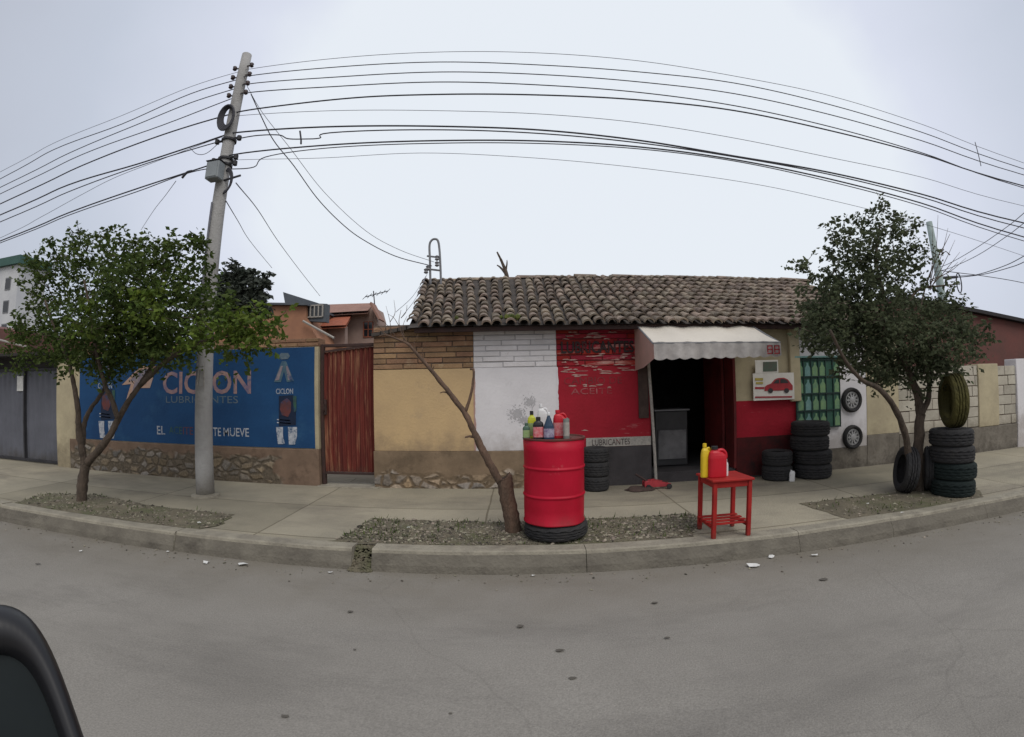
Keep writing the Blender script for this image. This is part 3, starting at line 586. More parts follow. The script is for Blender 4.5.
for k in range(64):                      # torn paint: bare pale streaks
    px, py = rng.uniform(560, 640), rng.choice((333, 335, 337, 339, 355, 357, 359, 361, 364, 366, 368, 370, 371, 373, 375, 386, 431)) + rng.uniform(-1.5, 1.5); l = rng.uniform(3, 15); Yf = (YW - .0195 if py < 369 else YW - .0035) - k * .00004
    pts = [(px + l * t, py + rng.uniform(-.4, .4) - (.5 if t not in (0, 1) else 0)) for t in (0, .25, .5, .75, 1)] + [(px + l * t, py + rng.uniform(.15, .75)) for t in (.8, .5, .2)]
    P = [at(min(x, 645), y, Yf) for x, y in pts]; bm.faces.new([bm.verts.new((p.x, Yf, p.z)) for p in P])
obj('bare_streaks', bm, M['streak'], rw, recalc=False)
bm = B(); a = rect(586, 437, 651, 446, YW); box(bm, a[0], a[1], YW - .012, YW - .002, a[2], a[3], .002); sg = obj('sign_strip', bm, M['l_pale'], shop, label='narrow pale strip with dark lettering along the foot of the red wall')
ptext('LUBRICANTES', 592, 439, 630, 445, YW - .0145, M['black_ink'], sg)
# plinths
X0, X1 = xs_[374] - .01, rect(590, 450, 590, 480, YW)[0]
bm = B(); box(bm, X0, X1, YW - .02, YW + .3, zst, zpl - .003, .006); obj('plinth', bm, M['rubble_brown'], shop, label='brown cement plinth with exposed rubble stones')
Xj = xs_[650]
bm = B(); box(bm, X1, Xj, YW - .02, YW + .3, zst, zr - .003, .006); obj('plinth', bm, M['plinth_dark'], shop, label='dark grey plinth under the red wall')
# opening
XO0, XO1 = xs_[650], xs_[735]; zth = zat(690, 471); zoh = ZE - .12
bm = B(); box(bm, XO0, XO1, YW + .02, YW + .4, zst, zth, .01); obj('step', bm, M['plinth_dark'], shop)
bm = B(); box(bm, XO0, XO1, YW + .02, YW + .3, zoh, ZE); obj('lintel', bm, M['dark_red'], shop)
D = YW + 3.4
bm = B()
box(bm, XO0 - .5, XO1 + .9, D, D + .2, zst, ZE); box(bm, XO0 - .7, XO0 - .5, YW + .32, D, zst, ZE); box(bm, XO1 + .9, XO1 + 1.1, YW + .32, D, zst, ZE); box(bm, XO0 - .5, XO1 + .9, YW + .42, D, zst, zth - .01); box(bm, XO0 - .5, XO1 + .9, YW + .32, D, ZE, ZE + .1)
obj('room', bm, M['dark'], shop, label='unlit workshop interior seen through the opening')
a0, a1 = at(648, 362, YW - .04), at(656, 470, YW - .04)
bm = B(); tube(bm, [Vector((a0.x, YW - .04, a0.z + .1)), Vector((a1.x, YW - .04, zth - .1))], .022, 8); obj('door_jamb', bm, M['l_pale'], shop, label='pale pipe jamb at the left of the opening')
a = rect(638, 366, 650, 418, YW); bm = B(); box(bm, a[0], a[1] - .03, YW - .03, YW - .004, a[2], a[3], .004); box(bm, a[0] + .02, a[1] - .05, YW - .036, YW - .03, a[2] + .03, a[3] - .03, .002); obj('notice_panel', bm, M['rag'], shop, label='weathered narrow board beside the opening')
# right red part with pale upper part
X0, X1 = xs_[735], xs_[797]; zru = zat(770, 400)
bm = B(); box(bm, X0, X1, YW, YW + .3, zst + .1, zru, .003); rr_ = obj('wall', bm, M['red'], shop, label='red lower wall right of the opening')
bm = B(); box(bm, X0, X1, YW + .002, YW + .3, zru, ZE, .003); obj('wall', bm, M['cream'], shop, label='pale upper wall right of the opening')
zfd = zat(768, 436); bm = B(); box(bm, X0, X1, YW - .008, YW - .0005, zst + .1, zfd, .002); obj('dark_dado', bm, M['dado'], shop, label='dark red foot of the wall'); bm = B(); box(bm, X0, X1, YW - .015, YW + .3, .08, zst + .099, .003); obj('plinth', bm, M['plinth_dark'], shop)
Pd = rect(735, 390, 735, 470, YW)[0]
bm = B(); box(bm, Pd - .025, Pd + .015, YW - .012, YW + .29, zth, zoh, .003); obj('door_jamb', bm, M['dark_red'], shop, label='dark red jamb at the right of the opening')
bm = B(); hexa(bm, [(Pd - .03, YW + .3, zth), (Pd - .03, YW + 1.0, zth), (Pd - .07, YW + 1.0, zth), (Pd - .07, YW + .3, zth), (Pd - .03, YW + .3, zoh), (Pd - .03, YW + 1.0, zoh), (Pd - .07, YW + 1.0, zoh), (Pd - .07, YW + .3, zoh)]); obj('door_leaf', bm, M['dark_red'], shop, label='dark red door leaf folded inwards')
a = rect(788, 331, 798, 400, YW); bm = B(); box(bm, a[0], a[1], YW - .06, YW - .001, a[2] - .02, ZE, .01); obj('pilaster', bm, M['cream'], shop)
# white section with wheels and cream section
X0, X1 = xs_[797], xs_[865]; zg = zat(850, 447)
bm = B(); box(bm, X0, X1, YW + .001, YW + .3, zg, ZE, .003); obj('wall', bm, M['white'], shop, label='white wall section behind the green banner and hung wheels')
bm = B(); box(bm, X0, X1, YW - .008, YW + .3, .08, zg - .003, .006); obj('plinth', bm, M['plinth_grey'], shop)
X0, X1 = xs_[865], xs_[897]; zg2 = zat(880, 434)
bm = B(); box(bm, X0, X1, YW - .004, YW + .3, zg2, ZE - .15, .003); obj('wall', bm, M['cream'], shop, label='cream wall section at the right end')
bm = B(); box(bm, X0, X1, YW - .012, YW + .3, .08, zg2 - .003, .006); obj('plinth', bm, M['plinth_grey'], shop)
# side and rear walls
XL, XR = xs_[374], xs_[897]
bm = B(); box(bm, XL, XL + .25, YW + .3, 12, zst, 2.4); box(bm, XR - .25, XR, YW + .3, 12, zst, 2.3); box(bm, XL + .25, XR - .25, 11.8, 12, zst, 2.4); obj('wall', bm, M['beige'], shop, label='plain side and rear walls')
# roof of barrel tiles
YE, YR = 6.1, 9.3
zE = (zat(498, 327, YE) + zat(632, 324, YE)) / 2; zR = zat(599, 277.5, YR)
xl0 = at(417, 327, YE).x; xl1 = at(430, 280, YR).x; xr0 = xs_[897] + .15
slope = atan2(zR - zE, YR - YE); sl_ = hypot(zR - zE, YR - YE)
print('roof', zE, zR, math.degrees(slope), xl0, xl1)
def roofpt(u, v, h=0.0):                 # u: x, v: 0 eave..1 ridge, h: above the slope
    sag = -.05 * sin(pi * v) + .025 * mnoise.noise(Vector((u * .6, v * 2, 1)))
    return Vector((u, YE + (YR - YE) * v - sin(slope) * (h + sag), zE + (zR - zE) * v + cos(slope) * (h + sag)))
bm = B(); rng = random.Random(21); cw = .166; rows = 12; ncol = int((xr0 - xl0) / cw)
for c in range(-1, ncol):
    for r in range(rows):
        v0, v1 = r / rows - .012, (r + 1.22) / rows
        v1 = min(v1, 1.0)
        sh = (xl1 - xl0) * (1 if c < 3 else max(0, 1 - (c - 3) / 6))
        if c < 0 and r < 1: continue
        xc = xl0 + (c + .5) * cw + rng.uniform(-.018, .018); dx = rng.uniform(-.018, .018)
        x_a, x_b = xc + sh * v0, xc + sh * v1 + dx
        lift = .045 + rng.uniform(-.01, .014); ra, rb = .071 + rng.uniform(-.004, .004), .056
        A, Bv = [], []
        for j in range(8):
            t = pi * j / 7
            A.append(bm.verts.new(roofpt(x_a + ra * cos(t), v0, lift + ra * .85 * sin(t)))); Bv.append(bm.verts.new(roofpt(x_b + rb * cos(t), v1, .012 + rb * .85 * sin(t))))
        A2 = [bm.verts.new(roofpt(x_a + (ra - .014) * cos(pi * j / 7), v0, lift - .012 + (ra - .014) * .85 * sin(pi * j / 7))) for j in range(8)]
        for j in range(7):
            bm.faces.new((A[j], A[j + 1], Bv[j + 1], Bv[j])); bm.faces.new((A2[j], A2[j + 1], A[j + 1], A[j]))
rf = obj('roof', bm, M['tile'], shop, smooth=False, label='weathered clay barrel tile roof', recalc=False)
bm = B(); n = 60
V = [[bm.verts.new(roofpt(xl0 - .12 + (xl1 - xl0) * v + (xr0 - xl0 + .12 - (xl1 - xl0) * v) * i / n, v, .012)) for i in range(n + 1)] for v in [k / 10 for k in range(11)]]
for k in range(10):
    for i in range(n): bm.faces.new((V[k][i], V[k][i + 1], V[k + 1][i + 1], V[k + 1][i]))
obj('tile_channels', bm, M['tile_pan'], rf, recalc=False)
bm = B(); x = xl1 - .1; k = 0
while x < xr0:
    l = rng.uniform(.34, .42); zz = min(roofpt(x, 1).z, roofpt(x + l, 1).z) - .05 + rng.uniform(0, .025) + (.02 if rng.random() < .25 else 0); r0 = .095 + rng.uniform(-.008, .008)
    ra_ = []
    for xx, r in ((x, r0), (x + l + .05, r0 * .86)):
        ra_.append([bm.verts.new((xx, YR - .02 + r * cos(pi * j / 7) * 1.1, zz + .0 + r * .8 * sin(pi * j / 7))) for j in range(8)])
    for j in range(7): bm.faces.new((ra_[0][j], ra_[0][j + 1], ra_[1][j + 1], ra_[1][j]))
    bm.faces.new(ra_[0]); bm.faces.new(ra_[1][::-1])
    x += l
obj('ridge', bm, M['tile'], rf, recalc=False)
bm = B(); vs = [bm.verts.new(p) for p in ((xl1, YR, zR - .02), (xr0, YR, zR - .02), (xr0, 12.2, zE), (xl0, 12.2, zE))]; bm.faces.new(vs); obj('rear_slope', bm, M['tile'], rf)
# gable infill and eave board
bm = B(); prism(bm, [(0, 0)] * 0 or [(YW + .3, 2.4), (11.8, 2.4), (YR, zR - .08)], XR - .2, XR - .01)
for v in bm.verts: v.co = Vector((v.co.y, v.co.x, v.co.z))
prism_n = len(bm.verts); obj('gable', bm, M['beige'], shop)
bm = B(); prism(bm, [(YW + .3, 2.4), (11.8, 2.4), (YR, zR - .08)], xl0 + .12, xl0 + .3)
for v in bm.verts: v.co = Vector((v.co.y, v.co.x, v.co.z))
obj('gable', bm, M['beige'], shop)
bm = B(); box(bm, xl0 - .05, xr0, YE + .05, YE + .1, zE - .05, zE + .01); box(bm, xl0 - .05, xr0, YE + .1, YW + .3, zE - .03, zE - .005); obj('eave_board', bm, M['iron'], shop)
# coping tiles on the wall left of the roof
bm = B(); xa = at(373, 336, YW).x; za = at(373, 336, YW).z; xb = xl0 + .05; zb = at(417, 327, YW).z + .02
for i in range(6):
    t0, t1 = i / 6, (i + 1.1) / 6; p0 = Vector((xa + (xb - xa) * t0, 0, za + (zb - za) * t0)); p1 = Vector((xa + (xb - xa) * t1, 0, za + (zb - za) * t1)); h = rng.uniform(.02, .035)
    hexa(bm, [(p0.x, YW - .08, p0.z - .02), (p1.x, YW - .08, p1.z - .02), (p1.x, YW + .36, p1.z - .02), (p0.x, YW + .36, p0.z - .02), (p0.x, YW - .08, p0.z + h), (p1.x, YW - .08, p1.z + h - .01), (p1.x, YW + .36, p1.z + h - .01), (p0.x, YW + .36, p0.z + h)])
obj('coping', bm, M['tile_pan'], shop)
bm = B(); a = at(456, 323, YE)
for k in range(10):
    res = bmesh.ops.create_icosphere(bm, subdivisions=1, radius=random.uniform(.02, .05)); c = roofpt(at(random.choice((505, 507, 511, 516, 455, 530)), 323, YE).x + random.uniform(-.06, .06), .03, .1)
    for v in res['verts']: v.co = v.co * random.uniform(.7, 1.1) + c
obj('moss', bm, M['moss'], rf)

# awning
YA = 5.45
aw = [at(636, 325, YW), at(744, 325, YW), at(768, 342, YA), at(655, 342, YA)]
zB = (aw[0].z + aw[1].z) / 2 + .05; zF = (aw[2].z + aw[3].z) / 2; XA0, XA1 = aw[3].x - .02, at(780, 343, YA).x
bm = B(); nx, ny = 28, 8; V = []
for j in range(ny + 1):
    t = j / ny; row = []
    for i in range(nx + 1):
        s = i / nx; row.append(bm.verts.new((XA0 + (XA1 - XA0) * s, YW - .02 + (YA - YW + .02) * t, zB + (zF - zB) * t - .02 * sin(pi * t) * (1 + .5 * sin(s * 19)) + .008 * sin(s * 31))))
    V.append(row)
for j in range(ny):
    for i in range(nx): bm.faces.new((V[j][i], V[j][i + 1], V[j + 1][i + 1], V[j + 1][i]))
awn = obj('awning', bm, M['awning'], shop, smooth=True, label='off-white canvas awning over the opening', recalc=False)
zV = at(700, 358, YA).z
bm = B(); V = []; nx = 120
for j in range(6):
    row = []
    for i in range(nx + 1):
        s = i / nx; x = XA0 + (XA1 - XA0) * s; dz = (zV - .02 * abs(sin(s * 11 * pi)) + .02 + .02 * (1 - s) * -1) - zF
        row.append(bm.verts.new((x, YA - .01 + .014 * sin(s * 60) * j / 5 + .01 * sin(s * 23) * j / 5, zF + dz * j / 5)))
    V.append(row)
for j in range(5):
    for i in range(nx): bm.faces.new((V[j][i], V[j][i + 1], V[j + 1][i + 1], V[j + 1][i]))
val = obj('valance', bm, M['valance'], awn, smooth=True, label='scalloped grey-white valance', recalc=False)
bm = B(); rng = random.Random(3); xr_ = XA1 - .02
for cx in (XA1 - .21, XA1 - .11):        # red block marks at the right end of the valance
    for (a, b, c, d) in ((0, .08, .085, .1), (0, .016, .02, .1), (0, .08, .045, .058), (.064, .08, 0, .1), (0, .08, 0, .014)):
        Yv = YA - .035; box(bm, cx + a, cx + b, Yv, Yv + .004, zV + .035 + c * 1.1, zV + .035 + d * 1.1)
obj('red_marks', bm, M['poster_red'], awn)
bm = B(); v = [bm.verts.new(p) for p in ((XA0, YW - .03, zB - .02), (XA0, YA, zF), (XA0 + .01, YA - .01, zV + .01), (XA0 - .005, (YA + YW) / 2, zV - .08), (XA0 - .01, YW - .03, zV - .1))]; bm.faces.new(v)
obj('side_flap', bm, M['flap'], awn, label='pinkish canvas side flap')
bm = B(); tube(bm, [(XA0, YA, zF - .01), (XA1, YA, zF - .01)], .013, 6); tube(bm, [(XA0, YW - .02, zB - .02), (XA0, YA, zF - .015)], .011, 6); tube(bm, [(XA1, YW - .02, zB - .02), (XA1, YA, zF - .015)], .011, 6)
obj('frame', bm, M['steel'], awn)
# posters
def poster_thing(nm, label, px, Y=YW - .004, m='paper'):
    a = rect(*px, Y); t = thing(nm, label, 'poster', ((a[0] + a[1]) / 2, Y, a[2]))
    bm = B(); box(bm, a[0], a[1], Y - .006, Y, a[2], a[3], .001); obj('sheet', bm, M[m], t); return t, a
t, a = poster_thing('poster', 'white poster with a red car fixed above the red wall', (753, 373, 794, 400), YW - .064)
Y = YW - .073
bm = B(); flat(bm, [(764.5, 391), (764.5, 387), (767, 385), (771, 383.6), (774.5, 379.5), (778, 378), (784, 377.7), (788, 379.6), (790.5, 383), (792.6, 385.5), (792.6, 390)], Y); obj('car_print', bm, M['poster_red'], t)
bm = B(); flat(bm, [(773, 383.4), (775.8, 380.2), (779, 379.2), (779, 383.2)], Y - .0035); flat(bm, [(780.3, 383.1), (780.3, 379.1), (784, 378.9), (787, 380.4), (788.6, 383)], Y - .0035)
for wx in (770.5, 786.5): flat(bm, [(wx + 2.5 * cos(q * pi / 5), 390.6 - 2.5 * sin(q * pi / 5)) for q in range(10)], Y - .0035)
obj('car_windows', bm, M['plinth_dark'], t)
bm = B(); flat(bm, [(755, 378), (763, 378), (763, 380.5), (755, 380.5)], Y); flat(bm, [(756, 382), (763, 382), (763, 384), (756, 384)], Y); obj('heading', bm, M['poster_yellow'], t)
bm = B(); flat(bm, [(755, 387), (764, 387), (764, 389), (755, 389)], Y); flat(bm, [(755, 396.5), (792, 396), (792, 397.5), (755, 398)], Y); obj('text_lines', bm, M['poster_red'], t)
t, a = poster_thing('poster', 'smaller dark green poster tucked under the right end of the awning', (755, 360, 778, 373), YW - .064)
bm = B(); flat(bm, [(763, 362), (777, 361.5), (777, 371), (763, 371.5)], YW - .073); obj('picture', bm, M['poster_green'], t)
# green product banner
a = rect(795, 358, 839, 428, YW - .01); Y = YW - .012
t = thing('product_banner', 'green banner of oil bottles in a dark grid beside the red wall', 'banner', ((a[0] + a[1]) / 2, Y, a[2]))
bm = B(); box(bm, a[0], a[1], Y - .012, Y, a[2], a[3], .002); obj('board', bm, M['banner'], t)
bm = B(); W2, H2 = a[1] - a[0], a[3] - a[2]
for k in range(5):
    z = a[2] + H2 * k / 4.15 + .0; box(bm, a[0], a[1], Y - .03, Y - .013, z, z + .018, .002)
for k in (0, .165, .335, .5, .665, .83, .985): box(bm, a[0] + W2 * k, a[0] + W2 * k + .012, Y - .026, Y - .0135, a[2], a[3])
obj('grid', bm, M['banner_bar'], t)
bm = B(); box(bm, a[0] - .02, a[1] + .01, Y - .05, Y - .001, a[3] + .002, a[3] + .03, .003); obj('top_rail', bm, M['b_mint'], t)
for mi, mm in enumerate(('b_lime', 'b_mint')):
    bm = B()
    for r in range(4):
        for c in range(6):
            hsh = (r * 5 + c * 3 + c // 2) % 5
            if (hsh in (0, 2) if mi == 0 else hsh in (1, 3)):
                x0 = a[0] + W2 * (.02 + c * .165) + .02; x1 = x0 + W2 * .125; z0 = a[2] + H2 * r / 4.15 + .024; hh = H2 / 4.15 * .78; xm = (x0 + x1) / 2; wn = (x1 - x0) * .16
                prism(bm, [(x0, z0), (x1, z0), (x1, z0 + hh * .6), (xm + wn, z0 + hh * .82), (xm + wn, z0 + hh), (xm - wn, z0 + hh), (xm - wn, z0 + hh * .82), (x0, z0 + hh * .6)], Y - .018, Y - .0125)
    obj('bottle_prints', bm, M[mm], t)

# ------------------------------------------------------------------ wheels and tyres
def tyre_bm(R=.305, r=.19, wd=.19, n=48):
    h = wd / 2
    prof = [(r, -h * .72), (r + .02, -h * .86), (r + .06, -h), (R - .035, -h * .97), (R - .01, -h * .8), (R, -h * .55), (R, -h * .42), (R - .012, -h * .38), (R - .012, -h * .3), (R + .002, -h * .26), (R + .002, -h * .06), (R - .012, -h * .03),
            (R - .012, h * .03), (R + .002, h * .06), (R + .002, h * .26), (R - .012, h * .3), (R - .012, h * .38), (R, h * .42), (R, h * .55), (R - .01, h * .8), (R - .035, h * .97), (r + .06, h), (r + .02, h * .86), (r, h * .72), (r + .03, h * .6), (R - .03, h * .5), (R - .03, -h * .5), (r + .03, -h * .6)]
    bm = B(); lathe(bm, prof, n, closed=True, fn=lambda k, j, q: q - (.007 if (5 <= k <= 18 and (j + (k // 3)) % 3 == 0) else 0)); return bm
tyre0 = None
def tyre(loc, label, rot=(0, 0, 0), group=None, m=None, sc=1.0):
    global tyre0
    if tyre0 is None:
        tyre0 = obj('tyre', tyre_bm(), M['rubber'], local=True, smooth=False); o = tyre0; o.location = loc; o.rotation_euler = rot; o['label'] = label; o['category'] = 'tyre'
        if group: o['group'] = group
    else: o = dup(tyre0, loc, rot, label, group, M[m] if m else None)
    o.scale = (sc, sc, sc); return o
def axis_rot(n): return Vector(n).to_track_quat('Z', 'Y').to_euler()
# three by the drum (scaled small)
cy = YW - .22; names = ['bottom', 'middle', 'top']
wR = (at(610, 470, cy).x - at(584, 470, cy).x) / 2
hS = (at(597, 447, cy).z - zp(cy)) / 3
cxl = at(596, 470, cy).x
for k in range(3): tyre((cxl + random.uniform(-.01, .01), cy, zp(cy) + hS * (k + .5)), f'{names[k]} tyre of the three stacked between the red drum and the shop plinth', (0, 0, random.random()), 'tyres stacked beside the red drum', sc=hS / .19).scale = (wR / .305 * 1.0, wR / .305, hS / .19)
print('tyreL', wR, hS, cxl, cy)
# four by the red wall right of the opening
cy = YW - .32; wR = (at(830, 460, cy).x - at(795, 460, cy).x) / 2 * .93; hS = (at(811, 421, cy).z - zp(cy)) / 4; cx4 = at(811, 450, cy).x
print('tyreS', wR, hS, cx4, cy)
for k, nm in enumerate(('bottom', 'second lowest', 'second highest', 'top')):
    tyre((cx4 + (.03 if k < 2 else -.02) + random.uniform(-.01, .01), cy, zp(cy) + hS * (k + .5)), f'{nm} tyre of the four stacked below the green banner', (0, 0, random.random()), 'tyres stacked below the banner').scale = (wR / .305, wR / .305, hS / .19)
cy2 = YW - .27; h2 = (at(781, 450, cy2).z - zp(cy2)) / 2; w2_ = .22
for k, nm in enumerate(('lower', 'upper')): tyre((at(777, 470, cy2).x, cy2, zp(cy2) + h2 * (k + .5)), f'{nm} tyre of the low dark pair against the red wall', (0, 0, random.random()), 'low pair of tyres by the red wall').scale = (w2_ / .305, w2_ / .305, h2 / .19)
# four beside the right tree
bs = atz(953, 499, zp(4.2)); dv = Vector((bs.x, bs.y, 0)).normalized(); cR = Vector((bs.x, bs.y, 0)) + dv * .28
D2 = cR.length; cR = Vector((at(953, 470, cR.y).x, cR.y, 0)); wR = .262
hS = (at(953, 428, cR.y).z - zp(cR.y)) / 4
print('tyreR', cR, wR, hS)
for k, nm in enumerate(('bottom', 'second lowest', 'second highest', 'top')):
    tyre((cR.x + (0, .012, -.012, -.03)[k], cR.y + random.uniform(-.012, .012), zp(cR.y) + hS * (k + .5)), f'{nm} tyre of the four stacked beside the right tree', (0, 0, random.random()), 'tyres stacked beside the right tree', m='rubber_green' if k in (0, 1) else None).scale = (wR / .305, wR / .305, hS / .19)
v = Vector((cR.x, cR.y, 0)).normalized(); r_ = Vector((v.y, -v.x, 0))
top = zp(cR.y) + hS * 4; rs = (at(952, 373, cR.y).z - top) / 2
tyre((cR.x + .0, cR.y, top + rs), 'dusty yellowish tyre standing upright on top of the right stack', axis_rot(-v * .33 - r_ * .94), m='rubber_dusty', sc=rs / .305)
lt = atz(904, 496, zp(4.2)); lt = Vector((lt.x, lt.y, 0)) + v * .2
hl = (at(905, 446, lt.y).z - zp(lt.y)) / 2
tyre((lt.x, lt.y, zp(lt.y) + hl * .985), 'black tyre standing on edge against the right tree trunk', axis_rot(-v * .4 - r_ * .91 + Vector((0, 0, .14))), sc=hl / .305)
l2 = atz(929, 494, zp(4.4)); l2 = Vector((l2.x, l2.y, 0)) + v * .22
tyre((l2.x, l2.y, zp(l2.y) + .27), 'tyre half hidden behind the trunk beside the right stack', axis_rot(-v * .1 - r_ * .99), sc=.27 / .305)
# two wheels hung on the white wall
def wheel(px, py, rp, label):
    c = at(px, py, YW - .03); R = (at(px, py - rp, YW).z - at(px, py + rp, YW).z) / 2
    t = thing('wheel', label, 'wheel', (c.x, YW - .005, c.z), 'wheels hung on the white wall')
    bm = B(); prof = [(R * .68, -.02), (R * .72, -.05), (R * .86, -.062), (R * .97, -.045), (R, -.02), (R, 0), (R * .68, 0)]; lathe(bm, prof, 36, closed=True)
    for q in bm.verts: q.co = Vector((q.co.x, q.co.z, q.co.y))
    obj('tyre', bm, M['rubber'], t, local=True)
    bm = B(); lathe(bm, [(R * .675, -.004), (R * .675, -.03), (R * .6, -.034), (R * .55, -.018), (R * .3, -.022), (R * .26, -.04), (R * .1, -.044), (.002, -.044)], 36)
    for k in range(10):
        a = 2 * pi * k / 10; res = box(bm, R * .28, R * .57, -.028 - .01, -.018, -.009, .009)
        for q in res: q.co = Vector((q.co.x * cos(a) - q.co.z * sin(a), q.co.x * sin(a) + q.co.z * cos(a), q.co.y))
    for q in bm.verts: q.co = Vector((q.co.x, q.co.z, q.co.y))
    rm = obj('rim', bm, M['rim'], t, local=True)
    bm = B(); lathe(bm, [(R * .44, -.0245), (R * .5, -.0255), (R * .5, -.0225), (R * .44, -.0215)], 30, closed=True)
    for q in bm.verts: q.co = Vector((q.co.x, q.co.z, q.co.y))
    obj('groove', bm, M['rubber'], rm, local=True)
wheel(852, 400, 12.5, 'upper silver-rimmed wheel hung on the white wall by the banner')
wheel(853, 437, 12, 'lower silver-rimmed wheel hung near the foot of the white wall')

# ------------------------------------------------------------------ mural wall, left gate, red door
YM = YW
mw = thing('mural_wall', 'long wall painted with a blue oil advertisement above a rubble plinth', 'wall', (-5, YM, ZW))
XM0, XM1 = rect(76, 380, 76, 440, YM)[0], rect(319, 350, 319, 470, YM)[0]
XMb0, XMb1 = rect(80, 380, 80, 440, YM)[0], rect(315, 350, 315, 445, YM)[0]
zmb = (zat(109, 440) + zat(213, 445) + zat(315, 449)) / 3; zmt = zat(300, 347); zct = zat(290, 339)
bm = B(); box(bm, XM0, XM1, YM, YM + .25, zmb - .01, zmt, .004); obj('wall', bm, M['cream'], mw)
bm = B(); box(bm, XMb0, XMb1, YM - .006, YM - .0005, zmb, zmt - .004, .001); mu = obj('mural', bm, M['blue'], mw, label='blue painted oil advertisement')
bm = B(); box(bm, XM0, XM1, YM + .012, YM + .25, zmt, zct); bricks(bm, XM0, XM1, zmt + .003, zct, YM + .012, seed=6); obj('coping', bm, M['brick_tan'], mw, label='bare orange brick course along the wall top')
bm = B(); box(bm, XM0 - .15, XM1, YM - .03, YM + .25, .1, zmb - .012, .008); obj('plinth', bm, M['rubble_mural'], mw)
yt = YM - .009
ptext('CICLON', 163, 371, 251, 394, yt, M['m_faded'], mu, bold=.02, shear=.0)
ptext('LUBRICANTES', 166, 396, 238, 403, yt, M['m_grey'], mu)
ptext('EL', 157, 426, 165, 434.5, yt, M['m_white'], mu, bold=.01)
ptext('ACE', 169, 426.5, 182, 434, yt, M['m_green'], mu)
ptext('ITE', 183, 427, 193, 434.5, yt, M['m_redw'], mu)
ptext('QUE', 195.5, 427, 211, 435.5, yt, M['m_white'], mu, bold=.01)
ptext('TE', 213, 427.5, 221, 436, yt, M['m_white'], mu, bold=.01)
ptext('MUEVE', 223.5, 428, 249, 436.5, yt, M['m_white'], mu, bold=.01)
bm = B(); flat(bm, [(157, 366), (150, 388), (139, 388), (124, 408), (131, 384), (122, 385), (141, 366)], yt + .0006); obj('lightning_bolt', bm, M['m_orange'], mu)
bm = B(); flat(bm, [(152, 369), (146, 384), (137, 385), (132, 393), (135, 381), (129, 381), (143, 369)], yt - .004); obj('lightning_glint', bm, M['m_pink'], mu)
def emblem(dx, dy, sfx=1.0):
    q = lambda L_: [(284 + (x - 284) * sfx + dx, y + dy) for x, y in L_]
    bm = B(); flat(bm, q([(282, 361), (286, 361), (288, 366), (294, 381), (287, 382), (284, 371), (281, 382), (274, 382), (280, 366)]), yt); obj('figure', bm, M['m_cyan'], mu)
    bm = B(); flat(bm, q([(283, 366), (279, 380), (275, 380.5), (281, 366)]), yt - .004); flat(bm, q([(286, 366), (288, 380), (292.5, 380), (287.5, 366)]), yt - .004); obj('figure_glint', bm, M['m_pink'], mu)
    bm = B(); flat(bm, q([(281, 353), (288, 353), (290, 356), (288, 359), (281, 359.5), (279, 356)]), yt); obj('figure_cap', bm, M['m_grey'], mu)
    bm = B(); flat(bm, q([(279, 396), (293, 395), (296, 399), (296, 425), (279, 426)]), yt); obj('bottle_print', bm, M['m_navy'], mu)
    bm = B(); flat(bm, q([(281, 402), (287, 398), (291, 402), (291, 411), (288, 417), (282, 415), (280, 409)]), yt - .004); obj('bottle_swirl', bm, M['m_redw'], mu)
    bm = B(); flat(bm, q([(293, 396), (296.5, 396), (296.5, 411), (294, 412)]), yt - .004); obj('bottle_edge', bm, M['m_green'], mu)
    bm = B(); flat(bm, q([(276, 427), (283, 427), (283, 436), (285, 444), (278, 444), (277, 436)]), yt); flat(bm, q([(288, 427), (297, 427), (297, 436), (295, 444.5), (289, 444.5), (288.5, 436)]), yt); flat(bm, q([(277, 419), (290, 420), (290, 421), (277, 420)]), yt); flat(bm, q([(277, 422), (291, 423), (291, 424), (277, 423)]), yt); obj('stripe_print', bm, M['m_white'], mu)
emblem(0, 0); emblem(-179, -6, .8)
ptext('CICLON', 276, 388.5, 293, 394, yt, M['m_white'], mu, bold=.012)
ptext('CICLON', 98, 383, 112, 388.5, yt, M['m_white'], mu, bold=.012)
# left pillar
a = rect(58, 362, 76, 464, YM); bm = B(); box(bm, a[0], XM0 - .001, YM - .02, YM + .3, .12, zat(66, 361), .012); pil = obj('pillar', bm, M['cream'], mw, label='cream plastered gate pillar at the left end')
# gate
gt = thing('metal_gate', 'grey sheet metal driveway gate under a dark canopy at the left', 'gate', (a[0] - 1, YM + .12, ZW))
xg1 = a[0] - .01; xg0 = xg1 - 3.9; zg0 = ZW + .02; zg1 = zat(45, 368, YM + .12); xm = rect(26, 370, 26, 455, YM + .12)[0]
print('gate', xg0, xg1, xm, zg1)
for (x0, x1, lb) in ((xm + .03, xg1 - .04, None), (xm - 1.75, xm - .03, None), (xm - 3.5, xm - 1.8, None)):
    bm = B(); n = max(4, int((x1 - x0) / .16)); y = YM + .12
    V = []
    for i in range(n * 4 + 1):
        x = x0 + (x1 - x0) * i / (n * 4); yy = y + (0 if (i // 2) % 2 else .018); V.append((bm.verts.new((x, yy, zg0 + .05)), bm.verts.new((x, yy, zg1 - .05))))
    for i in range(n * 4): bm.faces.new((V[i][0], V[i + 1][0], V[i + 1][1], V[i][1]))
    obj('gate_panel', bm, M['gate'], gt, recalc=False)
bm = B()
for x in (xg1 - .04, xm - .025, xm - 1.79): box(bm, x, x + .04, YM + .08, YM + .16, zg0, zg1, .004)
for x0, x1 in ((xm + .016, xg1 - .041), (xm - 1.749, xm - .026), (xm - 3.5, xm - 1.791)):
    for z in (zg0, zg1 - .05): box(bm, x0, x1, YM + .085, YM + .155, z, z + .05, .004)
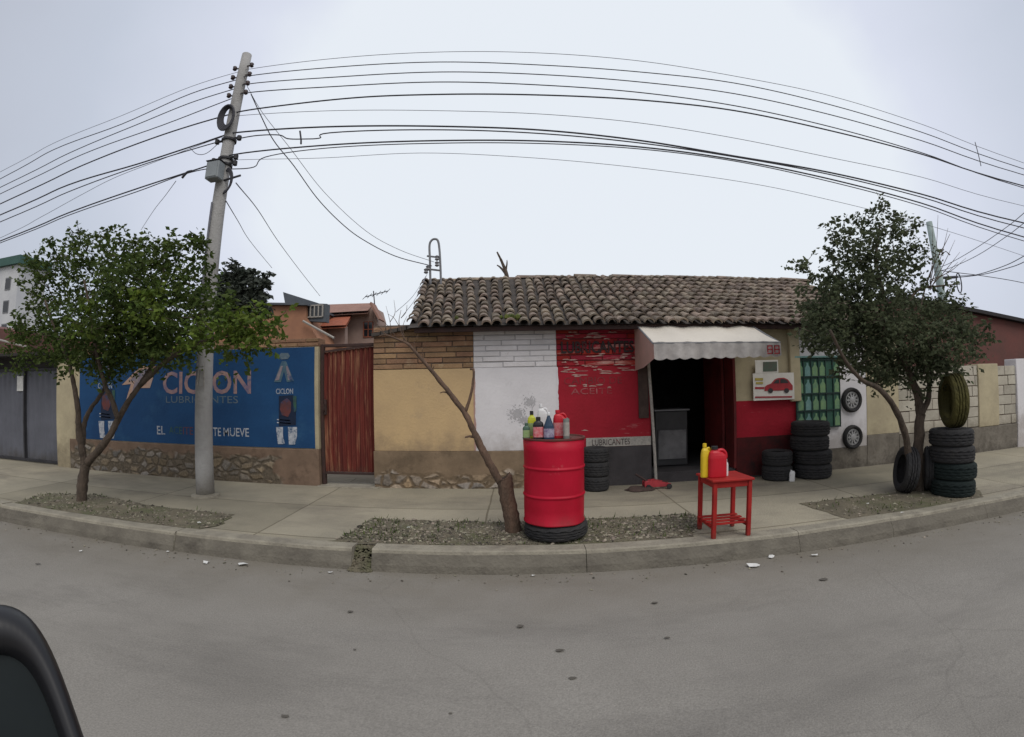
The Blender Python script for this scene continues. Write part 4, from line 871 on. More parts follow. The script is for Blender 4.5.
obj('gate_frame', bm, M['gate_frame'], gt)
bm = B(); b_ = rect(17, 376, 24, 391, YM + .1); box(bm, b_[0], b_[1], YM + .1, YM + .106, b_[2], b_[3]); obj('notice', bm, M['litter'], gt, label='small white paper notice')
bm = B(); box(bm, xg0 - 8, xm - 3.53, YM, YM + .25, .1, 2.2); obj('side_wall', bm, M['cream'], gt)
# canopy over the gate
t = thing('gate_canopy', 'dark sheet canopy roof jutting out over the grey gate', 'canopy', (xg0 + 2, YM, 2.3))
z0, z1 = zat(30, 366), zat(30, 350, YM - .3)
bm = B(); hexa(bm, [(xg0 - 8, YM - .35, z1 - .05), (xg1 + .1, YM - .35, z1 - .1), (xg1 + .1, YM + 2.5, z1 + .05), (xg0 - 8, YM + 2.5, z1 + .1), (xg0 - 8, YM - .35, z1), (xg1 + .1, YM - .35, z1 - .05), (xg1 + .1, YM + 2.5, z1 + .12), (xg0 - 8, YM + 2.5, z1 + .17)]); obj('roof_sheet', bm, M['canopy'], t)
bm = B(); box(bm, xg0 - 8, xg1 + .05, YM + .1, YM + .2, zg1 + .005, z1 - .11); obj('fascia', bm, M['canopy'], t)
p0, p1 = at(-30, 332, YM - .37), at(31, 348, YM - .37); bm = B(); tube(bm, [p0, p1], .02, 6); obj('edge_pipe', bm, M['l_pale'], t)
# tree-side roof behind the gate
bm = B(); a = at(-60, 318, 10); b = at(28, 326, 10); prism(bm, [(a.x - 4, 2.2), (b.x, 2.2), (b.x, b.z - .2), (a.x, a.z), (a.x - 4, a.z)], 9.6, 14); o = obj('red_roof_shed', bm, M['shed'], origin=(a.x, 10, 0)); tag(o, 'dull red-brown shed roof showing behind the gate canopy', 'shed')
# red corrugated door
rd = thing('corrugated_door', 'rusty red corrugated metal door between mural and beige wall', 'door', (-2.4, YM + .08, ZW))
xd0, xd1 = rect(320, 350, 320, 478, YM)[0] + .02, rect(377, 345, 377, 475, YM)[0] - .02; zd0 = zat(350, 473); zdl, zdr = zat(320, 352.5), zat(374, 345.5)
bm = B(); n = 11; V = []
for i in range(n * 6 + 1):
    s = i / (n * 6); x = xd0 + .03 + (xd1 - xd0 - .06) * s; ph = (i % 6); yy = YM + .08 + (.0, .004, .022, .026, .022, .004)[ph]; V.append((bm.verts.new((x, yy, zd0)), bm.verts.new((x, yy, zdl + (zdr - zdl) * s))))
for i in range(n * 6): bm.faces.new((V[i][0], V[i + 1][0], V[i + 1][1], V[i][1]))
obj('door_sheet', bm, M['rustdoor'], rd, recalc=False)
zfl = zat(320, 344)
bm = B(); box(bm, xd0 - .02, xd0 + .028, YM + .05, YM + .12, ZW - .02, zfl, .004); box(bm, xd1 - .028, xd1 + .02, YM + .05, YM + .12, ZW - .02, zfl + .03, .004); box(bm, xd0 + .03, xd1 - .03, YM + .055, YM + .118, zfl - .04, zfl, .004); box(bm, xd0 + .03, xd1 - .03, YM + .06, YM + .11, zd0 - .035, zd0 - .003, .003)
hexa(bm, [(xd0 + .03, YM + .06, zdl), (xd1 - .03, YM + .06, zdr), (xd1 - .03, YM + .075, zdr), (xd0 + .03, YM + .075, zdl), (xd0 + .03, YM + .06, zdl + .03), (xd1 - .03, YM + .06, zdr + .03), (xd1 - .03, YM + .075, zdr + .03), (xd0 + .03, YM + .075, zdl + .03)])
obj('door_frame', bm, M['iron'], rd)
h = at(322.5, 408, YM); bm = B(); box(bm, xd0 + .04, xd0 + .075, YM + .03, YM + .075, h.z - .1, h.z + .12, .006); tube(bm, [(xd0 + .057, YM + .03, h.z + .06), (xd0 + .057, YM - .005, h.z + .05), (xd0 + .057, YM - .005, h.z - .03), (xd0 + .057, YM + .03, h.z - .04)], .008, 6); obj('handle', bm, M['iron'], rd)
bm = B(); box(bm, xd0 - .05, xd1 + .05, YM - .1, YM + .3, .1, ZW + .012, .006); obj('threshold', bm, M['kerb'], rd)

# ------------------------------------------------------------------ right block wall and shed behind
bw = thing('block_wall', 'pale concrete block wall with cream pillars along the pavement at the right', 'wall', (9, YW, ZW))
x0 = xs_[897] + .003; XP0, XP1 = rect(978, 370, 978, 440, YW)[0], rect(998, 372, 998, 440, YW)[0]; XP2 = rect(1016, 372, 1016, 440, YW)[0]
zbt = zat(940, 366); zbb = zat(940, 431)
print('block', x0, XP0, XP1, XP2, zbt, zbb)
def blockrun(xa, xb, z1, seed):
    bm = B(); box(bm, xa, xb, YW + .02, YW + .2, zbb, z1 - .01); obj('mortar', bm, M['mortar'], bw)
    bm = B(); bricks(bm, xa, xb, zbb + .003, z1, YW + .02, bh=.19, bl=.4, depth=.014, seed=seed, gap=.014); obj('blocks', bm, M['block'], bw)
blockrun(x0, XP0, zbt, 1); blockrun(XP1, XP2, zbt - .02, 2); blockrun(XP2 + .45, 30, zbt, 3)
bm = B(); box(bm, XP0 + .001, XP1 - .001, YW - .02, YW + .24, zbb, zbt + .02, .008); obj('pillar', bm, M['cream'], bw)
bm = B(); box(bm, XP2 + .001, XP2 + .449, YW - .03, YW + .24, .1, zbt + .1, .008); obj('pillar', bm, M['white'], bw, label='white pillar at the far right')
bm = B(); box(bm, x0, XP2, YW - .012, YW + .2, .1, zbb - .003, .008); box(bm, XP2 + .45, 30, YW - .012, YW + .2, .1, zbb - .003); obj('plinth', bm, M['plinth_grey'], bw)
t = thing('red_brown_shed', 'large red-brown shed wall with dark sloping roof behind the block wall', 'shed', (13, 8.2, ZW))
p = [at(958, 312, 8.4), at(975, 314, 8.4), at(1024, 324, 8.4), at(1090, 345, 8.4)]
bm = B(); prism(bm, [(p[0].x - 2.0, .1), (30, .1), (30, p[3].z - 1), (p[3].x, p[3].z), (p[2].x, p[2].z), (p[1].x, p[1].z), (p[0].x, p[0].z + .03), (p[0].x - 2, p[0].z + .2)], 8.4, 12); obj('wall', bm, M['shed'], t)
bm = B()
pp = [Vector((p[0].x - 2, 0, p[0].z + .2)), Vector((p[0].x, 0, p[0].z + .03)), p[1], p[2], p[3]]
for i in range(4):
    a, b = pp[i], pp[i + 1]; hexa(bm, [(a.x, 8.25, a.z + .005), (b.x, 8.25, b.z + .005), (b.x, 12.1, b.z + .005), (a.x, 12.1, a.z + .005), (a.x, 8.25, a.z + .09), (b.x, 8.25, b.z + .09), (b.x, 12.1, b.z + .09), (a.x, 12.1, a.z + .09)])
obj('roof', bm, M['shed_roof'], t)

# ------------------------------------------------------------------ houses behind the mural wall
YH = 19.0
hs = thing('brick_house', 'brick house with red tile roofs behind the corrugated door', 'house', (at(340, 340, YH).x, YH, 0))
def pr(lst, Y): return [(at(x, y, Y).x, at(x, y, Y).z) for x, y in lst]
bm = B(); a = at(328, 330, YH); b = at(377, 330, YH)
prism(bm, [(a.x, 0), (b.x, 0)] + pr([(377, 318), (374, 307), (366, 311), (328, 314)], YH), YH, YH + 1.4); obj('wall', bm, M['house_pale'], hs)
bm = B(); v = [bm.verts.new(at(*p)) for p in ((324, 313, YH - .6), (368, 310.5, YH - .6), (374, 303, YH + 1.6), (326, 304.5, YH + 1.6))]; bm.faces.new(v); v = [bm.verts.new(p.co - Vector((0, 0, .12))) for p in v]; bm.faces.new(v)
q = pr([(373, 303), (382, 320), (380.6, 320.8), (371.5, 305)], YH - .3); prism(bm, q, YH - .6, YH + .1); obj('roof', bm, M['house_roof2'], hs, label='pale brown upper roof')
bm = B(); v = [bm.verts.new(at(*p)) for p in ((316, 326.5, YH - 1.9), (346, 325, YH - 1.9), (352, 314, YH - .05), (325, 315, YH - .05))]; bm.faces.new(v); v = [bm.verts.new(p.co - Vector((0, 0, .1))) for p in v]; bm.faces.new(v); obj('roof', bm, M['house_roof'], hs, label='lower red tile roof')
bm = B(); prism(bm, pr([(316, 327), (345, 325.5), (345, 345), (316, 345)], YH - 1.3), YH - 1.3, YH - 1.0); obj('porch_wall', bm, M['house_pale'], hs)
def win(parent, x0, y0, x1, y1, Y, fm='iron', cols=2, rows=1, nm='window'):
    a = rect(x0, y0, x1, y1, Y); bm = B(); fw = (a[1] - a[0]) * .035
    for i in range(cols + 1):
        xx = a[0] + (a[1] - a[0]) * i / cols; box(bm, xx - fw, xx + fw, Y - .06, Y - .002, a[2], a[3])
    for j in range(rows + 1):
        zz = a[2] + (a[3] - a[2]) * j / rows; box(bm, a[0], a[1], Y - .05, Y - .004, zz - fw, zz + fw)
    f = obj(nm, bm, M[fm], parent); bm = B(); box(bm, a[0], a[1], Y - .03, Y - .005, a[2], a[3]); obj('pane', bm, M['pane'], f)
win(hs, 364, 322, 373, 337, YH, 'house_roof', 2, 2)
bb = thing('flat_roof_house', 'orange brick house with flat roof and slanted grey roof piece above the mural', 'house', (at(270, 340, 16).x, 16, 0))
bm = B(); prism(bm, [(at(205, 340, 16).x, 0), (at(318, 340, 16).x, 0)] + pr([(318, 341), (306, 318), (306, 306), (205, 305)], 16), 16, 20); obj('wall', bm, M['house'], bb)
bm = B(); prism(bm, pr([(200, 304.5), (308, 305.5), (308, 303.5), (200, 302.5)], 15.9), 15.8, 20.1); obj('roof_slab', bm, M['slate'], bb)
bm = B(); prism(bm, pr([(283, 292), (318, 303), (318, 304), (285, 303.5)], 16.5), 16.5, 16.9); obj('roof_lantern', bm, M['slate'], bb, label='slanted grey roof piece')
bm = B(); prism(bm, pr([(306, 303), (327, 303.8), (326, 322), (306, 321)], 16.2), 16.2, 16.5); obj('wall', bm, M['slate'], bb)
win(bb, 307, 305.5, 323, 317, 16.18, 'l_pale', 4, 1)
bm = B(); tube(bm, [at(303, 321, 15.8), at(334, 338, 15.8)], .045, 6); obj('stair_rail', bm, M['l_pale'], bb)
# TV antenna on the brick house
t = thing('tv_antenna', 'thin TV antenna on the tile roof of the brick house', 'antenna', tuple(at(375, 307, YH)))
bm = B(); c0, c1 = at(375, 308, YH), at(373.5, 291, YH); tube(bm, [c0, c1], .025, 5); obj('mast', bm, M['cable'], t)
bm = B(); tube(bm, [at(365, 297, YH), at(388, 291, YH)], .02, 5)
for k in range(6):
    s = k / 5; p = at(365 + 23 * s, 297 - 6 * s, YH); tube(bm, [p + Vector((0, -.3, -.16)), p + Vector((0, .3, .16))], .012, 4)
obj('elements', bm, M['cable'], t)
# white apartment block far left
YF = 42.0
ap = thing('apartment_block', 'distant white apartment block with dark green roof at the left edge', 'building', (at(0, 300, YF).x, YF, 0))
pc = at(20, 264, YF); pl_ = at(-60, 270, YF)
bm = B(); box(bm, pc.x - 34, pc.x, YF, YF + 4.4, 0, pc.z); obj('wall', bm, M['apt'], ap)
bm = B(); bm.free()
tz = at(15, 257, YF).z; bm = B(); box(bm, pc.x - 34.3, pc.x + .6, YF - .5, YF + 4.8, pc.z + .01, tz); obj('roof', bm, M['apt_green'], ap)
for r in range(5):
    for c in range(6):
        x1 = pc.x - 1.6 - c * 4.2; z1 = pc.z - 1.6 - r * 3.1
        bm = B(); box(bm, x1 - 1.3, x1, YF - .08, YF - .01, z1 - 1.7, z1, .02); f = obj('window', bm, M['steel'], ap); bm = B(); box(bm, x1 - 1.2, x1 - .1, YF - .1, YF - .082, z1 - 1.55, z1 - .15); obj('pane', bm, M['pane'], f)

# ------------------------------------------------------------------ utility pole
YP = atz(205, 496, ZW - .015).y
def polept(s): return None
pb = atz(205, 496, zp(YP)); pt = at(247, 55, YP)
pole = thing('utility_pole', 'tall tapered concrete utility pole on the pavement before the blue mural', 'utility pole', (pb.x, pb.y, zp(YP)))
pm = at(205, 345, YP); print('pole', pb, pm, pt)
PX = lambda z: pb.x + (pt.x - pb.x) * (z - pb.z) / (pt.z - pb.z)
bm = B(); zs = [ZW - .1 + (pt.z - ZW + .1) * k / 14 for k in range(15)]
tube(bm, [(PX(z), YP, z) for z in zs], [.125 - .05 * k / 14 for k in range(15)], 14); obj('shaft', bm, M['concrete'], pole, smooth=True)
bm = B(); lathe(bm, [(.2, -.02), (.19, .02), (.13, .035)], 16, (pb.x, YP, zp(YP))); obj('footing', bm, M['kerb'], pole)
def onpole(py): # centre of the pole at image height
    lo, hi = 0, 9
    for _ in range(40):
        z = (lo + hi) / 2
        best = None
        d = Vector((PX(z), YP, z - CAMZ)); d.normalize(); l = MR.transposed() @ d; th = math.acos(max(-1, min(1, l.y)))
        r = th
        for _i in range(20): r = th - K3 * r ** 3
        s = hypot(l.x, l.z); yy = 368.5 - l.z / s * r * F
        if yy > py: lo = z
        else: hi = z
    return Vector((PX(z), YP, z))
# hardware
bm = B()
for py in (68, 77, 86, 95):
    c = onpole(py); tube(bm, [c + Vector((-.13, -.02, -.01)), c + Vector((.15, -.02, .01))], .012, 6)
    for sx in (-.14, .15): 
        lathe(bm, [(.02, -.035), (.034, -.02), (.026, 0), (.034, .02), (.02, .035)], 10, tuple(c + Vector((sx, -.03, 0))))
obj('insulator_pins', bm, M['ceramic'], pole, smooth=True)
c = onpole(120); bm = B()
for k in range(5):
    pts = [c + Vector((-.02 + (.085 + .012 * k) * cos(a) , -.1 - .012 * k, (.15 + .014 * k) * sin(a) - .01 * k)) for a in [2 * pi * j / 20 for j in range(21)]]; tube(bm, pts, .016, 6, False)
obj('cable_coil', bm, M['cable'], pole, smooth=True)
c = onpole(176); bm = B(); box(bm, c.x - .13, c.x + .08, YP - .24, YP - .085, c.z - .13, c.z + .13, .012); bx_ = obj('meter_box', bm, M['box'], pole, label='small pale grey meter box strapped to the pole')
bm = B(); box(bm, c.x - .11, c.x + .06, YP - .247, YP - .24, c.z - .11, c.z + .11, .004); obj('lid', bm, M['box'], bx_)
bm = B(); box(bm, c.x - .14, c.x + .09, YP - .25, YP - .08, c.z + .131, c.z + .145, .004); obj('hood', bm, M['gate_frame'], bx_)
bm = B(); c = onpole(184)
for k in range(3): tube(bm, [c + Vector((.08 + .1 * sin(a) + .01 * k, -.05, .17 * cos(a) + .015 * k)) for a in [pi * j / 12 for j in range(13)]], .013, 6, False)
tube(bm, [c + Vector((.05, -.05, .02)), c + Vector((.33, -.05, .06))], .016, 6)
obj('cable_loop', bm, M['cable'], pole, smooth=True)
bm = B()
for py in (141, 160, 166):
    c = onpole(py); lathe(bm, [(.105, -.02), (.112, -.015), (.112, .015), (.105, .02)], 14, tuple(c)); tube(bm, [c + Vector((-.18, -.02, 0)), c + Vector((.2, -.02, .02))], .018, 6)
    for sx in (-.18, .19): lathe(bm, [(.015, -.04), (.034, -.03), (.034, .03), (.015, .04)], 8, tuple(c + Vector((sx, -.03, 0))))
obj('bracket_bands', bm, M['gate_frame'], pole)
c = onpole(250); bm = B()
for k in range(1): tube(bm, [onpole(205) + Vector((-.03, -.115, 0)), onpole(300) + Vector((-.02, -.125, 0)), onpole(380) + Vector((-.02, -.13, 0))], .014, 6)
obj('conduit', bm, M['cable_thin'], pole)
c = onpole(377); bm = B(); tube(bm, [c + Vector((0.01, -.135, .1)), c + Vector((-.01, -.137, -.12)), c + Vector((.08, -.115, -.13)), c + Vector((.08, -.115, .09)), c + Vector((0.01, -.135, .1))], .008, 6); obj('painted_mark', bm, M['l_pale'], pole)

# ------------------------------------------------------------------ power lines
def wire(pix, label, r=.009, Y=None, m='cable', extend=True, Y1=None, group='power lines strung along the street', name='power_line', cat='cable'):
    Y = Y or YP - .04; n = len(pix); P = []
    for i, p in enumerate(pix):
        yy = p[2] if len(p) > 2 else Y; P.append(at(p[0], p[1], yy))
    if extend:
        a = P[0] * 2 - P[1]; b = P[-1] * 2 - P[-2]; a2 = P[0] + (P[0] - P[1]) * 4 + Vector((0, 0, .25)); b2 = P[-1] + (P[-1] - P[-2]) * 3 + Vector((0, 0, .5))
        if pix[0][0] < 20: P = [a2] + P
        if pix[-1][0] > 1000: P = P + [b2]
    bm = B(); tube(bm, spline(P, 6), r * .82, 6)
    o = obj(name, bm, M[m], smooth=True, origin=tuple(P[0])); tag(o, label, cat, group); return o
W = wire
W([(0, 172), (54, 143), (122, 115.5), (190, 87), (238, 72), (250, 69), (350, 57), (440, 52), (512, 52), (640, 61), (734, 76), (827, 95), (921, 124), (1024, 163)], 'faint topmost line across the sky above all others', .005, m='cable_thin')
W([(0, 179), (54, 149.5), (122, 124), (190, 94), (236, 80), (251, 75.6), (337, 67), (439, 62), (540, 65), (640, 72), (734, 83), (827.5, 104), (921, 132), (1024, 169)], 'second line from the top of the pole')
W([(0, 187.5), (68, 153.6), (136, 125), (190, 103), (234, 89), (248, 84), (337, 77), (439, 72), (540, 74.5), (640, 82), (734, 93.6), (827.5, 114), (921, 140.5), (1024, 175)], 'third line from the top of the pole')
W([(0, 194), (81, 155), (163, 125), (232, 98.5), (245.5, 93), (337, 86.4), (439, 82), (540, 85), (640, 92.5), (734, 105.6), (827.5, 126), (921, 152.5), (1024, 188)], 'fourth line from the top of the pole')
W([(0, 204), (81, 166), (163, 134.6), (224, 116), (243, 111), (294, 104), (365, 97), (439, 94.4), (540, 95), (640, 100), (734, 110.5), (827.5, 130), (921, 154), (1024, 186)], 'thick dark line leaving the coil on the pole', .013)
W([(230, 117), (241, 115.5), (322, 111), (439, 110.7), (540, 114), (640, 123), (734, 138), (827.5, 157), (921, 177), (1024, 206)], 'single thin pale line below the thick coil cable', .005, m='cable_thin')
W([(0, 215), (68, 185), (136, 164.5), (190, 147), (224, 135.5), (236, 132.6), (302.6, 127.8), (439, 126.3), (540, 130), (640, 140.5), (734, 156), (827.5, 172), (921, 194), (1024, 223)], 'upper thick cable of the heavy lower bundle', .014)
W([(0, 222), (68, 192), (136, 167), (190, 150), (222, 141), (236, 139), (257, 135.5), (279, 135), (288, 138.7), (305, 139), (320, 138), (330, 132.8), (439, 129.8), (540, 133.5), (640, 143), (734, 156.8), (827.5, 174), (921, 197), (1024, 228)], 'cable with a dropped splice just right of the pole', .010)
W([(0, 241), (68, 213), (136, 189), (190, 171.5), (218, 162), (234, 154.5), (322.5, 145.4), (439, 140.6), (540, 141), (640, 147), (734, 159.5), (827.5, 178.5), (921, 203), (1024, 237)], 'lowest thick cable of the heavy lower bundle', .013)
W([(0, 243), (68, 215.5), (136, 192), (185, 174), (214, 168), (231, 169), (254, 167), (265.5, 157), (322, 148.5), (439, 143.2), (540, 143.5), (640, 149), (734, 161), (827.5, 181), (921, 206), (1024, 241)], 'lowest cable that dips and steps up right of the meter box', .009)
W([(0, 238), (41, 217), (81, 195), (114, 178), (160, 160), (222, 137)], 'pale thin line sagging between the two lower cables at the left', .005, m='cable_thin')
W([(234, 160), (322, 158), (420, 153), (520, 157), (640, 168), (760, 185), (830, 200), (924, 224), (1024, 256)], 'faint pale line just below the heavy bundle', .004, m='cable_thin', extend=False)
YD = 8.6
W([(251, 94, YP), (262, 118, YP + .3), (274, 141, YP + .6), (294, 166, YP + 1.1), (317, 198, YP + 1.7), (340, 222, YP + 2.2), (362, 239, YP + 2.6), (395, 256, YP + 2.9), (432, 266, YD)], 'dark service cable sagging from pole to the roof mast', .010, extend=False, group='service drops from the pole')
W([(247, 86, YP), (262, 112, YP + .3), (290, 148, YP + .9), (325, 193, YP + 1.7), (366, 231, YP + 2.5), (400, 250, YP + 2.9), (434, 262, YD)], 'thinner pale service wire running just above the dark service cable', .006, m='cable_thin', extend=False, group='service drops from the pole')
W([(236, 183, YP), (258, 210, 8), (277, 239.5, 11), (298, 268, 14), (320, 296, 17.5)], 'service wire from the meter box to the house roof', .010, extend=False, m='cable_thin', group='service drops from the pole')
W([(226, 201, YP), (238, 221, 8), (250, 241, 11), (272, 268, 14)], 'short service wire left of the house drop', .009, extend=False, m='cable_thin', group='service drops from the pole')
W([(176, 181, YP), (165, 196, YP + 1.2), (154, 210, YP + 2.4), (141, 230, YP + 4)], 'thin wire dropping leftwards behind the left tree crown', .006, extend=False, m='cable_thin', group='service drops from the pole')
W([(190, 148, YP), (197, 154, YP), (207, 153, YP), (221, 141, YP)], 'loose slack loop of wire left of the pole', .006, extend=False, m='cable_thin', group='service drops from the pole')
t_ = [(975, 142), (978, 153), (981, 166)]
W(t_, 'short upright spacer hanging between the upper right lines', .008, extend=False, group='line hardware', name='line_spacer', cat='spacer')
W([(300, 131), (301, 139.5), (301, 144)], 'small clamp hanging on the dropped splice', .016, extend=False, group='line hardware', name='line_clamp', cat='clamp')
W([(182, 178), (187, 172.5), (192, 171)], 'dark connector on the lowest cable left of the pole', .022, extend=False, group='line hardware', name='line_clamp', cat='clamp')
# right background pole
YQ = 11.5
pq0, pq1 = at(946, 330, YQ), at(929, 222, YQ)
qp = thing('utility_pole', 'pale slender utility pole rising behind the right tree', 'utility pole', (pq0.x, YQ, 0))
bm = B(); dd = (pq1 - pq0); tube(bm, [pq0 - dd * (pq0.z / dd.z), pq0, pq1], [.17, .14, .1], 12); obj('shaft', bm, M['pole2'], qp, smooth=True)
bm = B(); a = at(940, 278, YQ); tube(bm, [a, at(957, 277, YQ)], .045, 6); obj('bracket', bm, M['cable'], qp)
bm = B(); c = at(959, 283, YQ); tube(bm, [c + Vector((.12 * cos(k * pi / 8), 0, .32 * sin(k * pi / 8))) for k in range(17)], .02, 6, False); obj('cable_loop', bm, M['cable'], qp)
Q = 'lines reaching the pole behind the right tree'
W([(940, 277, YQ), (960, 276, YQ), (977.6, 274.5, 10.8), (1004, 266, 9.6), (1024, 256, 8.8), (1060, 234, 7.5)], 'upper of two lines rising right from the right pole bracket', .014, extend=False, group=Q)
W([(940, 278, YQ), (962, 277, YQ), (985, 274, 10.8), (1008, 268, 9.6), (1024, 262, 8.8), (1060, 243, 7.5)], 'lower of two lines rising right from the right pole bracket', .014, extend=False, group=Q)
W([(936, 270, YQ), (960, 273, YQ), (983.5, 276, YQ), (1024, 283, YQ), (1080, 297, YQ)], 'line falling rightwards from the right pole', .014, extend=False, group=Q)
W([(934, 268, YQ), (948, 264, 11), (974.5, 249, 9.5), (1004, 229, 8), (1024, 213, 7), (1060, 180, 6)], 'steep line climbing right from the top of the right pole', .011, extend=False, m='cable_thin', group=Q)
W([(934, 272, YQ), (950, 268, 11), (978, 255, 9.5), (1007, 236, 8), (1024, 223, 7), (1060, 195, 6)], 'second steep line just below the first at the right pole', .011, extend=False, m='cable_thin', group=Q)
# mast on the roof
mp_ = thing('service_mast', 'bent pipe service mast with insulators on the left roof end', 'mast', tuple(at(435, 282, YD)))
bm = B(); pts = spline([at(x, y, YD) for x, y in ((430.5, 286), (430, 262), (429.5, 246), (431.5, 240.5), (435, 239), (438, 241), (439.5, 250), (440.5, 268), (441, 286))], 6); tube(bm, pts, .022, 8); obj('pipe', bm, M['steel'], mp_, smooth=True)
bm = B()
for y in (257, 270): tube(bm, [at(427, y - 1, YD), at(440, y + .5, YD)], .018, 6)
for x, y in ((428, 268), (437, 258), (437, 264), (426, 271)): lathe(bm, [(.02, -.05), (.045, -.03), (.03, 0), (.045, .03), (.02, .05)], 8, tuple(at(x, y, YD - .04)))
obj('cross_bars', bm, M['steel'], mp_)
for k, (x0, y0, x1, y1) in enumerate(((428, 272, 401, 318), (426, 276, 396, 312))):
    W([(x0, y0, YD), ((x0 + x1) / 2 + 2, (y0 + y1) / 2 + 2, 7.6), (x1, y1, YW + .1)], ('right' if k == 0 else 'left') + ' thin stay wire from the roof mast down to the beige wall', .005, extend=False, m='cable_thin', group='stays of the roof mast')

# ------------------------------------------------------------------ trees
def leaf(bm, c, size, rng, droop=.2):
    a = rng.uniform(0, 2 * pi); el = rng.uniform(-.9, .7); d = Vector((cos(a) * cos(el), sin(a) * cos(el), sin(el) - droop)).normalized()
    s = d.cross(Vector((rng.uniform(-1, 1), rng.uniform(-1, 1), rng.uniform(-1, 1)))).normalized(); n = d.cross(s) * size * .12
    w_ = size * rng.uniform(.22, .34)
    p = [c, c + d * size * .45 + s * w_ + n, c + d * size, c + d * size * .5 - s * w_ + n]
    b_ = len(bm[0]); bm[0].extend(p); bm[1].append((b_, b_ + 1, b_ + 2, b_ + 3))
def crown(clumps, Y, seed, size=.06, twig_bm=None, dens=1.0, reach=.10, depth=1.0):
    rng = random.Random(seed); bm = ([], []); bright = ([], []); centers = []
    for cl in clumps:
        px, py, rp, dn, dy = cl[:5]; br = cl[5] if len(cl) > 5 else 0
        c = at(px, py, Y + dy); s = (at(px + 1, py, Y + dy) - c).length; R = rp * s
        centers.append((c, R)); tg = bright if br else bm
        nt_ = int(dens * dn * 26 * (R / .3) ** 2)
        for k in range(nt_):
            while True:
                q = Vector((rng.uniform(-1, 1), rng.uniform(-1, 1), rng.uniform(-1, 1)))
                if q.length <= 1: break
            q = q * (.55 + .45 * rng.random()) if rng.random() < .5 else q
            tp = c + Vector((q.x * R, q.y * R * depth, q.z * R * .92))
            if rng.random() < .12: tp = tp + Vector((rng.gauss(0, .12), rng.gauss(0, .1), rng.gauss(0, .1)))
            if twig_bm is not None and rng.random() < .08:
                m_ = c.lerp(tp, .45) + Vector((rng.uniform(-.05, .05), rng.uniform(-.05, .05), rng.uniform(-.02, .05))); tube(twig_bm, [c, m_, tp], [.009, .006, .003], 4, False)
            nl = rng.randint(5, 11)
            for j in range(nl):
                leaf(tg, tp + Vector((rng.gauss(0, reach * .5), rng.gauss(0, reach * .5), rng.gauss(0, reach * .45))), size * rng.uniform(.6, 1.25), rng)
    for cl, (c, R) in zip(clumps, centers):   # leafy sprigs that stick out of the crown
        if cl[3] < .3: continue
        tg = bright if len(cl) > 5 and cl[5] else bm
        for k in range(int(5 + 16 * (R / .3))):
            a = rng.uniform(0, 2 * pi); el = rng.uniform(-.5, 1.3); d = Vector((cos(a) * cos(el), sin(a) * cos(el), sin(el))); p0 = c + d * R * .68; ln = rng.uniform(.08, .2); tip = p0 + (d + Vector((rng.uniform(-.4, .4), rng.uniform(-.4, .4), rng.uniform(-.1, .5)))).normalized() * ln
            if twig_bm is not None and rng.random() < .4: tube(twig_bm, [p0, tip], [.005, .002], 3, False)
            for j in range(9):
                leaf(tg, p0.lerp(tip, rng.uniform(.1, 1.05)) + Vector((rng.gauss(0, .012), rng.gauss(0, .012), rng.gauss(0, .012))), size * rng.uniform(.7, 1.3), rng)
    return bm, bright, centers
def limb(bm, pix, Y, r0, r1, jit=.12, dy=0.0, n=8):
    P = spline([at(x, y, Y + dy * i / max(1, len(pix) - 1)) for i, (x, y) in enumerate(pix)], 5); k = len(P)
    tube(bm, P, [r0 + (r1 - r0) * i / (k - 1) for i in range(k)], n, True, jit); return P

# left tree
bt = atz(83, 503, zp(4.3)); YT = bt.y + .06
print('left tree', bt)
tr = thing('street_tree', 'leafy green street tree with forked trunk in the left planting bed', 'tree', (bt.x, YT, zp(YT)))
bm = B()
limb(bm, [(82, 506), (82, 490), (84, 474), (86, 462)], YT, .072, .062)
limb(bm, [(85, 466), (82, 450), (79, 430), (78, 410), (74, 385), (68, 360), (55, 330), (45, 300)], YT, .05, .014, .16, dy=-.3)
limb(bm, [(86, 464), (97, 452), (108, 438), (118, 420), (128, 402), (140, 385), (152, 365), (165, 340), (175, 310)], YT, .055, .014, .16, dy=.2)
limb(bm, [(83, 445), (84, 425), (90, 410), (100, 396), (108, 378), (115, 350), (118, 315), (112, 280)], YT, .036, .01, .16, dy=.5)
limb(bm, [(118, 418), (112, 400), (105, 385), (96, 350), (90, 310), (84, 280)], YT, .035, .012, dy=-.4)
limb(bm, [(140, 385), (165, 362), (195, 345), (225, 335), (255, 335)], YT, .035, .01, dy=-.5)
limb(bm, [(152, 365), (158, 330), (160, 290), (166, 262)], YT, .03, .01, dy=.4)
